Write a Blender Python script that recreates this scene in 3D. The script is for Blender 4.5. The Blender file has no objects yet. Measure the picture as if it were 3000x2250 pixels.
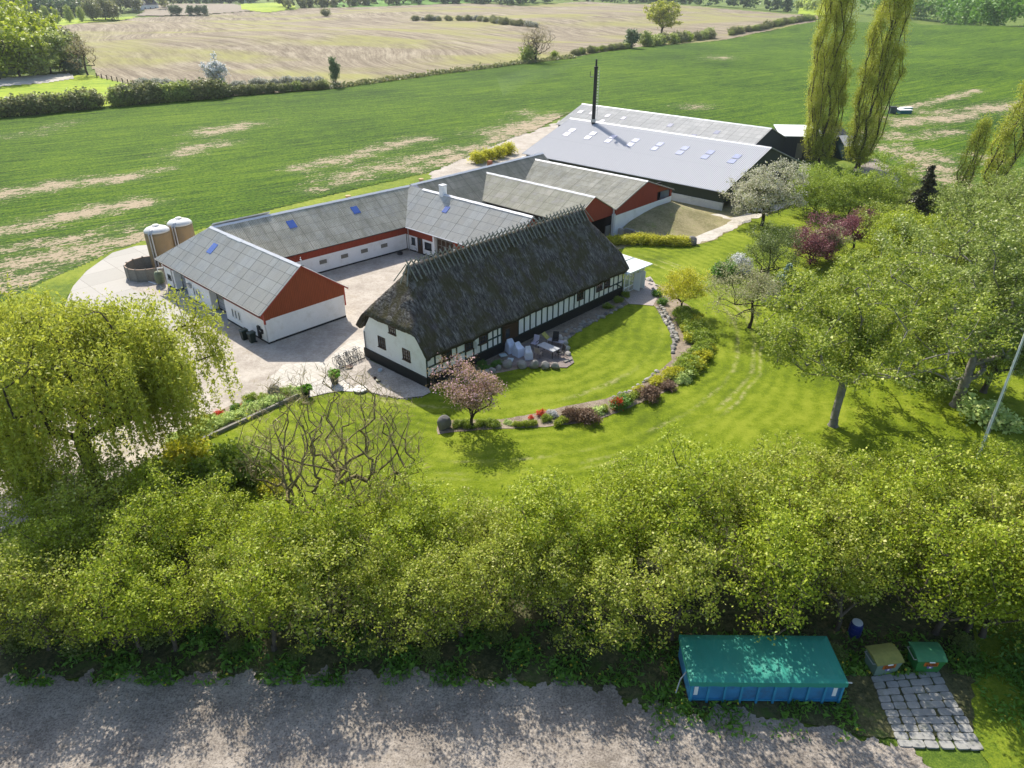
import bpy, bmesh, math, random
import numpy as np
from mathutils import Vector, Matrix, geometry as mgeo

# ------------------------------------------------------------------ camera, world, sun, exposure
scene = bpy.context.scene
COL = scene.collection
R = math.radians
FPX, CAMH = 2110.0, 29.0                    # focal length in photo pixels (3000 wide), height of the drone
PITCH = math.atan(1180.0 / FPX)
cam_d = bpy.data.cameras.new("camera"); cam = bpy.data.objects.new("camera", cam_d); COL.objects.link(cam)
cam.location = (0, 0, CAMH); cam.rotation_euler = (math.pi/2 - PITCH, 0, 0)
cam_d.sensor_width = 36.0; cam_d.lens = 36.0 * FPX / 3000.0
cam_d.clip_start = 0.5; cam_d.clip_end = 9000
scene.camera = cam
SUN_AZ, SUN_EL = R(-22.0), R(43.0)          # azimuth from +Y towards +X
world = bpy.data.worlds.new("World"); scene.world = world; world.use_nodes = True
wn = world.node_tree; bg = wn.nodes['Background']
sky = wn.nodes.new('ShaderNodeTexSky'); sky.sky_type = 'NISHITA'; sky.sun_disc = False
sky.sun_elevation = SUN_EL; sky.sun_rotation = SUN_AZ; sky.air_density = 1.0; sky.dust_density = 1.5; sky.ozone_density = 1.0
wn.links.new(sky.outputs[0], bg.inputs[0]); bg.inputs[1].default_value = 0.115
sd = bpy.data.lights.new("sun", 'SUN'); sd.energy = 3.9; sd.angle = R(0.6); sd.color = (1.0, 0.94, 0.84)
sun = bpy.data.objects.new("sun", sd); COL.objects.link(sun)
sdir = Vector((math.sin(SUN_AZ)*math.cos(SUN_EL), math.cos(SUN_AZ)*math.cos(SUN_EL), math.sin(SUN_EL)))
sun.rotation_euler = sdir.to_track_quat('Z', 'Y').to_euler(); sun.location = sdir * 60
scene.view_settings.view_transform = 'Standard'; scene.view_settings.look = 'None'
scene.view_settings.exposure = 0.92; scene.view_settings.gamma = 1
try:
    scene.cycles.transparent_max_bounces = 8; scene.cycles.max_bounces = 6
    scene.cycles.volume_bounces = 0
except Exception: pass

# ------------------------------------------------------------------ terrain and surveying helpers
def sstep(a, b, x):
    t = np.clip((x - a) / (b - a), 0, 1); return t*t*(3 - 2*t)
def hgt(x, y):
    """terrain height: the farm stands on flat ground, the far fields roll"""
    s = sstep(190, 420, y)
    h = 2.6 + 2.3*np.sin(x/88.0 + 0.7)*np.cos(y/118.0) + 1.5*np.sin((x*0.6 + y)/47.0) + 0.8*np.sin((x - 0.7*y)/33.0 + 1.0)
    h = h + sstep(600, 1100, y)*(4*np.sin(x/170.0 + 2) + 4)
    return s * h
CP, SP = math.cos(PITCH), math.sin(PITCH)
def at(u, v, z=None):
    """point of the terrain (or of the level z) that the photo shows at pixel u, v (3000 x 2250)"""
    a = (u - 1500)/FPX; b = -(v - 1125)/FPX
    d = np.array([a, CP + b*SP, -SP + b*CP])
    if z is not None:
        t = (z - CAMH)/d[2]; return Vector((d[0]*t, d[1]*t, z))
    if d[2] > -0.004: d[2] = -0.004
    t0 = -CAMH/d[2]
    if d[1]*t0 < 190: return Vector((d[0]*t0, d[1]*t0, 0))
    ts = np.linspace(30, min(t0*1.02, 6000), 4000)
    zz = CAMH + d[2]*ts; hh = hgt(d[0]*ts, d[1]*ts)
    k = int(np.argmax(zz <= hh)) if (zz <= hh).any() else len(ts)-1
    t = ts[k]; return Vector((d[0]*t, d[1]*t, float(hgt(np.array(d[0]*t), np.array(d[1]*t)))))
def gz(x, y): return float(hgt(np.array(float(x)), np.array(float(y))))

# ------------------------------------------------------------------ tags and mesh building
def tag(o, label=None, cat=None, group=None, kind=None):
    if label: o['label'] = label
    if cat: o['category'] = cat
    if group: o['group'] = group
    if kind: o['kind'] = kind
    return o
def thing(name, label, cat, loc=(0, 0, 0), rz=0.0, group=None):
    o = bpy.data.objects.new(name, None); COL.objects.link(o); o.location = loc; o.rotation_euler = (0, 0, rz)
    o.empty_display_size = 0.2
    return tag(o, label, cat, group)
def link_mesh(name, me, mat=None, parent=None):
    o = bpy.data.objects.new(name, me); COL.objects.link(o)
    if mat is not None and not me.materials: me.materials.append(mat)
    if parent is not None: o.parent = parent
    return o
def dup(root, loc=None, rz=None, sc=None, label=None, group=None):
    r = root.copy(); COL.objects.link(r)
    if loc is not None: r.location = loc
    if rz is not None: r.rotation_euler = (0, 0, rz)
    if sc is not None: r.scale = sc if hasattr(sc, '__len__') else (sc, sc, sc)
    if label: r['label'] = label
    if group: r['group'] = group
    for ch in list(root.children):
        c = ch.copy(); COL.objects.link(c); c.parent = r
        for g in list(ch.children):
            d = g.copy(); COL.objects.link(d); d.parent = c
    return r

class MB:
    """collects polygons; build() links them as one mesh"""
    def __init__(s): s.v = []; s.f = []; s.uv = None
    def add(s, vs, fs):
        n = len(s.v); s.v.extend([tuple(p) for p in vs]); s.f.extend([tuple(i + n for i in f) for f in fs]); return s
    def box(s, c, d, rz=0.0, M=None):
        hx, hy, hz = d[0]/2, d[1]/2, d[2]/2
        vs = [Vector((x, y, z)) for z in (-hz, hz) for y in (-hy, hy) for x in (-hx, hx)]
        m = Matrix.Translation(Vector(c)) @ (M if M is not None else Matrix.Rotation(rz, 4, 'Z'))
        vs = [m @ p for p in vs]
        return s.add(vs, [(0, 2, 3, 1), (4, 5, 7, 6), (0, 1, 5, 4), (2, 6, 7, 3), (0, 4, 6, 2), (1, 3, 7, 5)])
    def bb(s, x0, x1, y0, y1, z0, z1): return s.box(((x0+x1)/2, (y0+y1)/2, (z0+z1)/2), (abs(x1-x0), abs(y1-y0), abs(z1-z0)))
    def beam(s, a, b, w, h):
        a, b = Vector(a), Vector(b); d = b - a; q = d.to_track_quat('X', 'Z').to_matrix().to_4x4()
        return s.box((a+b)/2, (d.length, w, h), M=q)
    def prism(s, prof, x0, x1):
        """profile of (y, z) pushed along x"""
        n = len(prof); vs = [(x0, y, z) for y, z in prof] + [(x1, y, z) for y, z in prof]
        fs = [tuple(range(n)), tuple(range(2*n-1, n-1, -1))] + [(i, i+n, (i+1) % n + n, (i+1) % n) for i in range(n)]
        return s.add(vs, fs)
    def slab(s, poly, z0, z1):
        n = len(poly); vs = [(x, y, z0) for x, y in poly] + [(x, y, z1) for x, y in poly]
        return s.add(vs, [tuple(range(n-1, -1, -1)), tuple(range(n, 2*n))] + [(i, (i+1) % n, (i+1) % n + n, i+n) for i in range(n)])
    def lathe(s, prof, n=16, c=(0, 0, 0)):
        vs = []; fs = []
        for r, z in prof:
            for k in range(n):
                a = 2*math.pi*k/n; vs.append((c[0]+r*math.cos(a), c[1]+r*math.sin(a), c[2]+z))
        for j in range(len(prof)-1):
            for k in range(n):
                fs.append((j*n+k, j*n+(k+1) % n, (j+1)*n+(k+1) % n, (j+1)*n+k))
        fs.append(tuple(range((len(prof)-1)*n, len(prof)*n))); fs.append(tuple(range(n-1, -1, -1)))
        return s.add(vs, fs)
    def tube(s, pts, rad, n=6, closed=False):
        pts = [Vector(p) for p in pts]; m = len(pts); rs = rad if hasattr(rad, '__len__') else [rad]*m
        vs = []; fs = []
        for i, p in enumerate(pts):
            if closed: d = pts[(i+1) % m] - pts[i-1]
            else: d = pts[min(i+1, m-1)] - pts[max(i-1, 0)]
            q = d.to_track_quat('Z', 'Y') if d.length > 1e-9 else Vector((0, 0, 1)).to_track_quat('Z', 'Y')
            for k in range(n):
                a = 2*math.pi*k/n; vs.append(p + q @ Vector((rs[i]*math.cos(a), rs[i]*math.sin(a), 0)))
        for i in range(m if closed else m-1):
            j = (i+1) % m
            for k in range(n): fs.append((i*n+k, i*n+(k+1) % n, j*n+(k+1) % n, j*n+k))
        if not closed: fs.append(tuple(range(n-1, -1, -1))); fs.append(tuple(range((m-1)*n, m*n)))
        return s.add(vs, fs)
    def rock(s, c, d, seed=0, sub=2):
        rg = random.Random(seed); bm = bmesh.new(); bmesh.ops.create_icosphere(bm, subdivisions=sub, radius=1.0)
        ph = [Vector((rg.gauss(0, 1), rg.gauss(0, 1), rg.gauss(0, 1))).normalized() for _ in range(9)]
        cut = [rg.uniform(0.62, 0.95) for _ in ph]
        vs = []
        for v in bm.verts:
            p = v.co.copy()
            for q, k in zip(ph, cut):
                t = p.dot(q)
                if t > k: p -= q*(t-k)*0.85
            vs.append((c[0]+p.x*d[0]/2, c[1]+p.y*d[1]/2, c[2]+p.z*d[2]/2))
        fs = [tuple(v.index for v in f.verts) for f in bm.faces]; bm.free()
        return s.add(vs, fs)
    def build(s, name, mat, parent=None, smooth=False, uv=None):
        me = bpy.data.meshes.new(name); me.from_pydata(s.v, [], s.f); me.update()
        if smooth: me.polygons.foreach_set('use_smooth', [True]*len(me.polygons))
        if uv is not None:
            l = me.uv_layers.new(name='UVMap'); vi = np.zeros(len(me.loops), dtype=np.int32); me.loops.foreach_get('vertex_index', vi)
            l.data.foreach_set('uv', np.asarray(uv, dtype=np.float32)[vi].ravel())
        return link_mesh(name, me, mat, parent)

# ------------------------------------------------------------------ materials
class NT:
    def __init__(s, name):
        s.m = bpy.data.materials.new(name); s.m.use_nodes = True; s.t = s.m.node_tree; s.b = s.t.nodes['Principled BSDF']
    def n(s, typ, **kw):
        nd = s.t.nodes.new(typ)
        for k, v in kw.items():
            if k.startswith('i_'): nd.inputs[k[2:].replace('_', ' ')].default_value = v
            else: setattr(nd, k, v)
        return nd
    def l(s, a, b): s.t.links.new(a, b)
    def pos(s, mode='world'):
        if mode == 'world': return s.n('ShaderNodeNewGeometry').outputs['Position']
        tc = s.n('ShaderNodeTexCoord'); return tc.outputs['UV' if mode == 'uv' else 'Object']
    def mapv(s, vec, scale=(1, 1, 1), rz=0.0, loc=(0, 0, 0)):
        if rz and len(set(scale[:2])) > 1: vec = s.mapv(vec, (1, 1, 1), rz); rz = 0.0   # turn first, then stretch along the turned axes
        m = s.n('ShaderNodeMapping'); m.inputs['Scale'].default_value = scale; m.inputs['Rotation'].default_value = (0, 0, rz); m.inputs['Location'].default_value = loc
        s.l(vec, m.inputs['Vector']); return m.outputs[0]
    def noise(s, vec, scale, detail=3, rough=0.55):
        n = s.n('ShaderNodeTexNoise'); n.inputs['Scale'].default_value = scale; n.inputs['Detail'].default_value = detail; n.inputs['Roughness'].default_value = rough
        s.l(vec, n.inputs['Vector']); return n.outputs['Fac']
    def ramp(s, fac, stops, interp='LINEAR'):
        r = s.n('ShaderNodeValToRGB'); e = r.color_ramp.elements; r.color_ramp.interpolation = interp
        while len(e) < len(stops): e.new(0.5)
        for i, (p, c) in enumerate(stops):
            e[i].position = p; e[i].color = (*c, 1) if len(c) == 3 else c
        s.l(fac, r.inputs[0]); return r.outputs[0]
    def mix(s, fac, a, b, mode='MIX'):
        m = s.n('ShaderNodeMix'); m.data_type = 'RGBA'; m.blend_type = mode
        for sock, v in ((m.inputs[0], fac), (m.inputs[6], a), (m.inputs[7], b)):
            if isinstance(v, (int, float)): sock.default_value = v
            elif isinstance(v, tuple): sock.default_value = (*v, 1) if len(v) == 3 else v
            else: s.l(v, sock)
        return m.outputs[2]
    def math(s, op, a, b=0.0, clamp=False):
        m = s.n('ShaderNodeMath', operation=op); m.use_clamp = clamp
        for sock, v in ((m.inputs[0], a), (m.inputs[1], b)):
            if isinstance(v, (int, float)): sock.default_value = v
            else: s.l(v, sock)
        return m.outputs[0]
    def attr(s, name): return s.n('ShaderNodeAttribute', attribute_name=name).outputs['Fac']
    def bump(s, h, strength, dist):
        b = s.n('ShaderNodeBump'); b.inputs['Strength'].default_value = strength; b.inputs['Distance'].default_value = dist
        s.l(h, b.inputs['Height']); s.l(b.outputs[0], s.b.inputs['Normal'])
    def out(s, col=None, rough=0.8, spec=0.3, metal=0.0):
        if col is not None:
            if isinstance(col, tuple): s.b.inputs['Base Color'].default_value = (*col, 1)
            else: s.l(col, s.b.inputs['Base Color'])
        s.b.inputs['Roughness'].default_value = rough; s.b.inputs['Specular IOR Level'].default_value = spec; s.b.inputs['Metallic'].default_value = metal
        return s.m
def mul(c, k): return tuple(x*k for x in c)
def plain(name, c, rough=0.7, var=0.16, scale=3.0, spec=0.3, metal=0.0, bump=0.0, dirt=None, mode='world'):
    """painted, stone or plaster surface: base colour with blotches, fine grain and optional dirt colour"""
    t = NT(name); p = t.pos(mode)
    a = t.noise(p, scale, 5); b = t.noise(p, scale*14, 2)
    col = t.mix(a, mul(c, 1-var*1.6), mul(c, 1+var*1.2))
    col = t.mix(t.math('MULTIPLY', b, 0.35), col, mul(c, 1-var*2.2))
    if dirt: col = t.mix(t.ramp(t.noise(p, scale*0.7, 6, 0.7), [(0.52, (0, 0, 0)), (0.75, (0.75,)*3)]), col, dirt)
    if bump: t.bump(b, 0.6, bump)
    return t.out(col, rough, spec, metal)

def grass_mat(name, dark, mid, light, stripe_rz=None, stripe_w=1.2, scale=1.0, straw=None, strawth=0.62, bumpd=0.06):
    t = NT(name); p = t.pos()
    a = t.noise(p, 0.12*scale, 4); b = t.noise(p, 1.3*scale, 6, 0.7); c = t.noise(p, 11*scale, 3, 0.7)
    f = t.math('ADD', t.math('MULTIPLY', a, 0.35), t.math('ADD', t.math('MULTIPLY', b, 0.35), t.math('MULTIPLY', c, 0.3)))
    col = t.ramp(f, [(0.41, dark), (0.5, mid), (0.59, light)])
    if straw:
        q = t.noise(p, 0.5*scale, 6, 0.75)
        col = t.mix(t.ramp(q, [(strawth, (0, 0, 0)), (strawth+0.12, (0.8,)*3)]), col, straw)
    t.bump(t.math('ADD', c, t.math('MULTIPLY', b, 1.0)), 0.8, bumpd)
    return t.out(col, 0.9, 0.12)

def soil_col(t, p, a, b, s=1.0):
    return t.mix(t.noise(p, 2.3*s, 6, 0.7), a, b)

def crop_mat():
    t = NT('young_crop'); p = t.pos(); rz = R(-36)
    rows = t.noise(t.mapv(p, (0.06, 1.15, 1), rz), 1.0, 5, 0.65)
    rows2 = t.noise(t.mapv(p, (0.25, 3.6, 1), rz), 1.0, 3, 0.6)
    blot = t.noise(p, 0.02, 4); fine = t.noise(p, 2.4, 4, 0.75); fine2 = t.noise(p, 7, 2, 0.7)
    f = t.math('ADD', t.math('MULTIPLY', rows, 0.26), t.math('ADD', t.math('MULTIPLY', rows2, 0.20), t.math('ADD', t.math('MULTIPLY', blot, 0.14), t.math('MULTIPLY', fine, 0.40))))
    col = t.ramp(f, [(0.44, (0.016, 0.038, 0.003)), (0.50, (0.052, 0.120, 0.003)), (0.555, (0.135, 0.205, 0.008))])
    # wheel tracks of the sprayer every 12 m
    w = t.n('ShaderNodeTexWave', wave_type='BANDS', bands_direction='Y'); t.l(t.mapv(p, (1, 1, 1), rz), w.inputs['Vector'])
    w.inputs['Scale'].default_value = 0.0262*2; w.inputs['Distortion'].default_value = 1.4; w.inputs['Detail Scale'].default_value = 0.02; w.inputs['Detail'].default_value = 1.0
    tr = t.ramp(w.outputs['Fac'], [(0.965, (0, 0, 0)), (0.995, (0.75,)*3)])
    col = t.mix(t.math('MULTIPLY', tr, t.ramp(fine, [(0.35, (0.2,)*3), (0.6, (1,)*3)])), col, (0.035, 0.085, 0.012))
    soil = soil_col(t, p, (0.30, 0.225, 0.14), (0.50, 0.41, 0.29))
    bare = t.attr('bare')
    rag = t.noise(t.mapv(p, (0.35, 1.3, 1), rz), 1.0, 6, 0.8)
    g = t.math('ADD', t.math('MULTIPLY', t.math('SUBTRACT', t.noise(p, 0.22, 4, 0.7), 0.5), 1.8), t.math('MULTIPLY', t.math('SUBTRACT', rag, 0.5), 2.6))
    g = t.math('ADD', g, t.math('MULTIPLY', t.math('SUBTRACT', fine, 0.5), 2.2))
    k = t.math('ADD', t.math('MULTIPLY', bare, 1.0), t.math('MULTIPLY', g, 1.25))
    k2 = t.math('MULTIPLY', t.math('MULTIPLY', t.math('SUBTRACT', k, 0.66), 7.0, True), t.math('GREATER_THAN', bare, 0.03))
    thin = t.math('MULTIPLY', t.math('ADD', bare, t.math('MULTIPLY', g, 0.3)), 0.55, True)
    col = t.mix(t.math('MULTIPLY', thin, t.math('GREATER_THAN', bare, 0.04)), col, (0.125, 0.165, 0.055))
    col = t.mix(k2, col, soil)
    t.bump(t.math('ADD', fine, t.math('ADD', fine2, rows)), 0.9, 0.16)
    return t.out(col, 0.95, 0.1)

def plough_mat():
    t = NT('ploughed_soil'); p = t.pos(); rz = R(61)
    wv = t.n('ShaderNodeVectorMath', operation='MULTIPLY_ADD')
    nz = t.n('ShaderNodeTexNoise'); nz.inputs['Scale'].default_value = 0.006; nz.inputs['Detail'].default_value = 1; t.l(p, nz.inputs['Vector'])
    t.l(nz.outputs['Color'], wv.inputs[0]); wv.inputs[1].default_value = (60, 60, 0); t.l(p, wv.inputs[2])
    q = wv.outputs[0]
    r1 = t.noise(t.mapv(q, (0.012, 0.22, 1), rz), 1.0, 5, 0.7); r2 = t.noise(t.mapv(q, (0.03, 0.9, 1), rz), 1.0, 4, 0.7)
    big = t.noise(t.mapv(p, (1, 2.0, 1), R(10)), 0.011, 3, 0.5); fine = t.noise(p, 1.1, 4, 0.8)
    f = t.math('ADD', t.math('MULTIPLY', r1, 0.42), t.math('ADD', t.math('MULTIPLY', r2, 0.28), t.math('MULTIPLY', fine, 0.3)))
    col = t.ramp(f, [(0.42, (0.145, 0.115, 0.08)), (0.5, (0.235, 0.192, 0.13)), (0.58, (0.35, 0.30, 0.215))])
    grn = t.math('MULTIPLY', t.ramp(big, [(0.47, (0, 0, 0)), (0.6, (0.85,)*3)]), t.ramp(r1, [(0.3, (0.35,)*3), (0.6, (1,)*3)]))
    col = t.mix(grn, col, (0.27, 0.265, 0.075))
    t.bump(t.math('ADD', fine, r2), 0.8, 0.25)
    return t.out(col, 0.95, 0.1)

def gravel_mat(name, a, b, stone=28, patch=None, bumpd=0.02, dark=None, vor=True):
    t = NT(name); p = t.pos()
    big = t.noise(p, 0.35, 5, 0.65); mid = t.noise(p, 3.0, 4, 0.7); fine = t.noise(p, stone, 2, 0.8)
    f = t.math('ADD', t.math('MULTIPLY', big, 0.4), t.math('ADD', t.math('MULTIPLY', mid, 0.25), t.math('MULTIPLY', fine, 0.35)))
    col = t.ramp(f, [(0.42, a), (0.58, b)])
    if patch: col = t.mix(t.ramp(t.noise(p, 0.6, 6, 0.75), [(0.55, (0, 0, 0)), (0.68, (0.85,)*3)]), col, patch)
    if dark: col = t.mix(t.ramp(fine, [(0.30, (0.8,)*3), (0.45, (0, 0, 0))]), col, dark)
    t.bump(fine, 0.8, bumpd)
    return t.out(col, 0.92, 0.2)

def tile_mat(name, a, b, joint, size=(0.5, 0.5), rz=0.0, off=0.0, mort=0.02, var=0.5):
    t = NT(name); p = t.pos(); q = t.mapv(p, (1, 1, 1), rz)
    br = t.n('ShaderNodeTexBrick'); br.offset = off; t.l(q, br.inputs['Vector'])
    br.inputs['Color1'].default_value = (*a, 1); br.inputs['Color2'].default_value = (*b, 1); br.inputs['Mortar'].default_value = (*joint, 1)
    br.inputs['Scale'].default_value = 1.0; br.inputs['Brick Width'].default_value = size[0]; br.inputs['Row Height'].default_value = size[1]
    br.inputs['Mortar Size'].default_value = mort; br.inputs['Mortar Smooth'].default_value = 0.2
    n = t.noise(p, 1.3, 6, 0.75); n2 = t.noise(p, 18, 2)
    col = t.mix(t.math('MULTIPLY', n, var), br.outputs['Color'], mul(a, 0.55)); col = t.mix(t.math('MULTIPLY', n2, 0.35), col, mul(b, 1.25))
    t.bump(br.outputs['Fac'], -0.4, 0.02)
    return t.out(col, 0.9, 0.2)

def sheet_roof_mat(name, a, b, lichen=None, lich=0.55, joint=(0.08, 0.085, 0.08), w=1.0, h=1.15, rough=0.75, seam=0.022, metal=0.0, pale=None, pitch=0.177):
    """corrugated sheets: every sheet has its own tone, laps show as dark lines, lichen grows over them"""
    t = NT(name); uv = t.pos('uv')
    br = t.n('ShaderNodeTexBrick'); br.offset = 0.0; t.l(uv, br.inputs['Vector'])
    br.inputs['Color1'].default_value = (*a, 1); br.inputs['Color2'].default_value = (*b, 1); br.inputs['Mortar'].default_value = (*joint, 1)
    br.inputs['Scale'].default_value = 1.0; br.inputs['Brick Width'].default_value = w; br.inputs['Row Height'].default_value = h
    br.inputs['Mortar Size'].default_value = seam; br.inputs['Mortar Smooth'].default_value = 0.3; br.inputs['Bias'].default_value = -0.25
    col = br.outputs['Color']
    if lichen:
        n = t.noise(t.mapv(uv, (0.8, 0.35, 1)), 0.9, 6, 0.75); n2 = t.noise(uv, 9, 3, 0.8)
        k = t.math('ADD', t.math('MULTIPLY', n, 0.72), t.math('MULTIPLY', n2, 0.28))
        col = t.mix(t.ramp(k, [(lich-0.1, (0, 0, 0)), (lich+0.12, (0.8,)*3)]), col, lichen)
    if pale: col = t.mix(t.ramp(t.noise(uv, 0.5, 5, 0.7), [(0.5, (0, 0, 0)), (0.72, (0.7,)*3)]), col, pale)
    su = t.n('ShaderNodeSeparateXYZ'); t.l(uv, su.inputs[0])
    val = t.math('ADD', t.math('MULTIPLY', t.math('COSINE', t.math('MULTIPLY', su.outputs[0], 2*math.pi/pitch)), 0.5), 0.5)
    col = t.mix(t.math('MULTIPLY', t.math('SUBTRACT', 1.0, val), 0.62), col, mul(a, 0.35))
    streak = t.noise(t.mapv(uv, (6, 0.3, 1)), 1.0, 3, 0.7)
    col = t.mix(t.math('MULTIPLY', streak, 0.3), col, mul(a, 0.55))
    t.bump(br.outputs['Fac'], -0.5, 0.02)
    return t.out(col, rough, 0.35, metal)

def leaf_mat(name, a, b, trans=0.45, gloss=0.35, third=None, thirdf=0.0):
    """leaf colour differs per leaf and per clump; light passes through the blades"""
    t = NT(name); g = t.n('ShaderNodeNewGeometry'); r = g.outputs['Random Per Island']; p = g.outputs['Position']
    clump = t.noise(p, 0.8, 3, 0.6)
    f = t.math('ADD', t.math('MULTIPLY', r, 0.65), t.math('MULTIPLY', t.math('SUBTRACT', clump, 0.3), 0.85), True)
    col = t.mix(f, a, b)
    if third: col = t.mix(t.ramp(r, [(1-thirdf-0.001, (0, 0, 0)), (1-thirdf, (1, 1, 1))]), col, third)
    t.l(col, t.b.inputs['Base Color']); t.b.inputs['Roughness'].default_value = 0.55; t.b.inputs['Specular IOR Level'].default_value = gloss
    tr = t.n('ShaderNodeBsdfTranslucent'); t.l(t.mix(0.35, col, b), tr.inputs['Color'])
    mx = t.n('ShaderNodeMixShader'); mx.inputs[0].default_value = trans
    t.l(t.b.outputs[0], mx.inputs[1]); t.l(tr.outputs[0], mx.inputs[2]); t.l(mx.outputs[0], t.t.nodes['Material Output'].inputs['Surface'])
    return t.m

def thatch_mat():
    t = NT('weathered_thatch'); uv = t.pos('uv'); p = t.pos()
    fib = t.noise(t.mapv(uv, (14, 2.2, 1)), 1.0, 4, 0.75); fib2 = t.noise(t.mapv(uv, (5, 0.9, 1)), 1.0, 5, 0.7)
    blot = t.noise(uv, 0.55, 5, 0.65); moss = t.noise(t.mapv(uv, (1, 0.7, 1), 0, (7, 3, 0)), 0.7, 5, 0.7); pur = t.noise(t.mapv(uv, (1, 0.8, 1), 0, (31, 9, 0)), 0.6, 5, 0.7)
    col = t.ramp(t.math('ADD', t.math('MULTIPLY', fib, 0.5), t.math('MULTIPLY', fib2, 0.5)), [(0.41, (0.03, 0.027, 0.023)), (0.5, (0.11, 0.10, 0.088)), (0.6, (0.28, 0.265, 0.235))])
    col = t.mix(t.ramp(moss, [(0.45, (0, 0, 0)), (0.56, (0.75,)*3)]), col, (0.07, 0.062, 0.022))
    col = t.mix(t.ramp(pur, [(0.5, (0, 0, 0)), (0.64, (0.45,)*3)]), col, (0.085, 0.065, 0.075))
    col = t.mix(t.ramp(blot, [(0.56, (0, 0, 0)), (0.72, (0.6,)*3)]), col, (0.19, 0.19, 0.18))
    t.bump(t.math('ADD', fib, fib2), 1.0, 0.12)
    return t.out(col, 0.95, 0.1)

def board_mat(name, c, w=0.12, mode='object', horiz=False):
    t = NT(name); p = t.pos(mode)
    sx = t.n('ShaderNodeSeparateXYZ'); t.l(p, sx.inputs[0])
    cc = t.math('ADD', sx.outputs[0], sx.outputs[1]) if not horiz else sx.outputs[2]
    fr = t.math('FRACT', t.math('DIVIDE', cc, w)); gap = t.ramp(fr, [(0.0, (1,)*3), (0.12, (0, 0, 0)), (0.9, (0, 0, 0)), (1.0, (1,)*3)])
    n = t.noise(t.mapv(p, (2, 2, 0.4)), 2.0, 5, 0.7)
    col = t.mix(n, mul(c, 0.72), mul(c, 1.3)); col = t.mix(t.math('MULTIPLY', gap, 0.75), col, mul(c, 0.22))
    return t.out(col, 0.75, 0.2)

M = {}
M['grass_verge'] = grass_mat('grass_verge', (0.08, 0.13, 0.012), (0.16, 0.21, 0.015), (0.25, 0.28, 0.03))
M['meadow'] = grass_mat('rough_grass', (0.045, 0.085, 0.012), (0.10, 0.155, 0.018), (0.19, 0.23, 0.035), straw=(0.26, 0.22, 0.11))
LAWN_C = (-3.35, 65.73, 0.0); LAWN_ARCS = ((17.9, .35), (24.95, .3), (26.35, .3), (27.0, .25))
def lawn_mat():
    t = NT('mown_lawn'); p = t.pos()
    a = t.noise(p, 0.16, 4); b = t.noise(p, 1.1, 6, 0.75); c = t.noise(p, 12, 3, 0.75)
    # mower passes circle the round lawn
    sub = t.n('ShaderNodeVectorMath', operation='DISTANCE'); t.l(p, sub.inputs[0]); sub.inputs[1].default_value = LAWN_C
    wob = t.math('ADD', sub.outputs['Value'], t.math('MULTIPLY', t.noise(p, 0.09, 2), 5.0))
    ring = t.math('SINE', t.math('MULTIPLY', wob, 5.2))
    f = t.math('ADD', t.math('MULTIPLY', a, 0.40), t.math('ADD', t.math('MULTIPLY', b, 0.36), t.math('MULTIPLY', c, 0.28)))
    f = t.math('ADD', f, t.math('MULTIPLY', ring, 0.026))
    col = t.ramp(f, [(0.41, (0.085, 0.125, 0.005)), (0.51, (0.150, 0.205, 0.006)), (0.61, (0.24, 0.285, 0.022))])
    # clippings left along the mower's arcs
    d2 = t.n('ShaderNodeVectorMath', operation='DISTANCE'); t.l(p, d2.inputs[0]); d2.inputs[1].default_value = LAWN_C
    rr = t.math('ADD', d2.outputs['Value'], t.math('MULTIPLY', t.math('SUBTRACT', t.noise(p, 0.25, 2), 0.5), 0.9))
    k = None
    for r0, w0 in LAWN_ARCS:
        b0 = t.math('SUBTRACT', 1.0, t.math('DIVIDE', t.math('ABSOLUTE', t.math('SUBTRACT', rr, r0)), w0), True)
        k = b0 if k is None else t.math('MAXIMUM', k, b0)
    k = t.math('MULTIPLY', k, t.math('MULTIPLY', t.ramp(t.noise(p, 0.11, 2), [(0.45, (0.1,)*3), (0.55, (1,)*3)]), t.ramp(t.noise(p, 1.6, 5, 0.8), [(0.42, (0, 0, 0)), (0.6, (0.75,)*3)])))
    col = t.mix(k, col, (0.40, 0.37, 0.16))
    t.bump(t.math('ADD', c, b), 0.9, 0.09)
    return t.out(col, 0.9, 0.12)
M['lawn'] = lawn_mat(); M['crop'] = crop_mat(); M['plough'] = plough_mat()
M['far_grass'] = grass_mat('far_meadow', (0.15, 0.24, 0.01), (0.26, 0.34, 0.015), (0.36, 0.42, 0.03), scale=0.25)
M['far_green'] = grass_mat('far_green_field', (0.07, 0.17, 0.02), (0.10, 0.22, 0.025), (0.15, 0.27, 0.04), scale=0.15)
M['far_brown'] = gravel_mat('far_bare_field', (0.17, 0.14, 0.10), (0.27, 0.225, 0.16), 1.2)
M['yard'] = gravel_mat('yard_gravel', (0.30, 0.26, 0.215), (0.49, 0.44, 0.375), 22, patch=(0.34, 0.29, 0.22))
M['track'] = gravel_mat('track_gravel', (0.36, 0.325, 0.275), (0.56, 0.52, 0.45), 18, patch=(0.30, 0.27, 0.2))
M['earth'] = gravel_mat('trodden_earth', (0.16, 0.145, 0.06), (0.33, 0.28, 0.15), 9, patch=(0.17, 0.21, 0.04))
M['soil'] = gravel_mat('garden_soil', (0.15, 0.115, 0.08), (0.33, 0.27, 0.2), 12)
M['pebble'] = gravel_mat('round_pebbles', (0.38, 0.35, 0.31), (0.66, 0.62, 0.56), 9, dark=(0.10, 0.09, 0.08), bumpd=0.05)
M['shingle'] = gravel_mat('garden_shingle', (0.27, 0.235, 0.2), (0.50, 0.45, 0.39), 16, dark=(0.13, 0.11, 0.10), bumpd=0.03)
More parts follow.
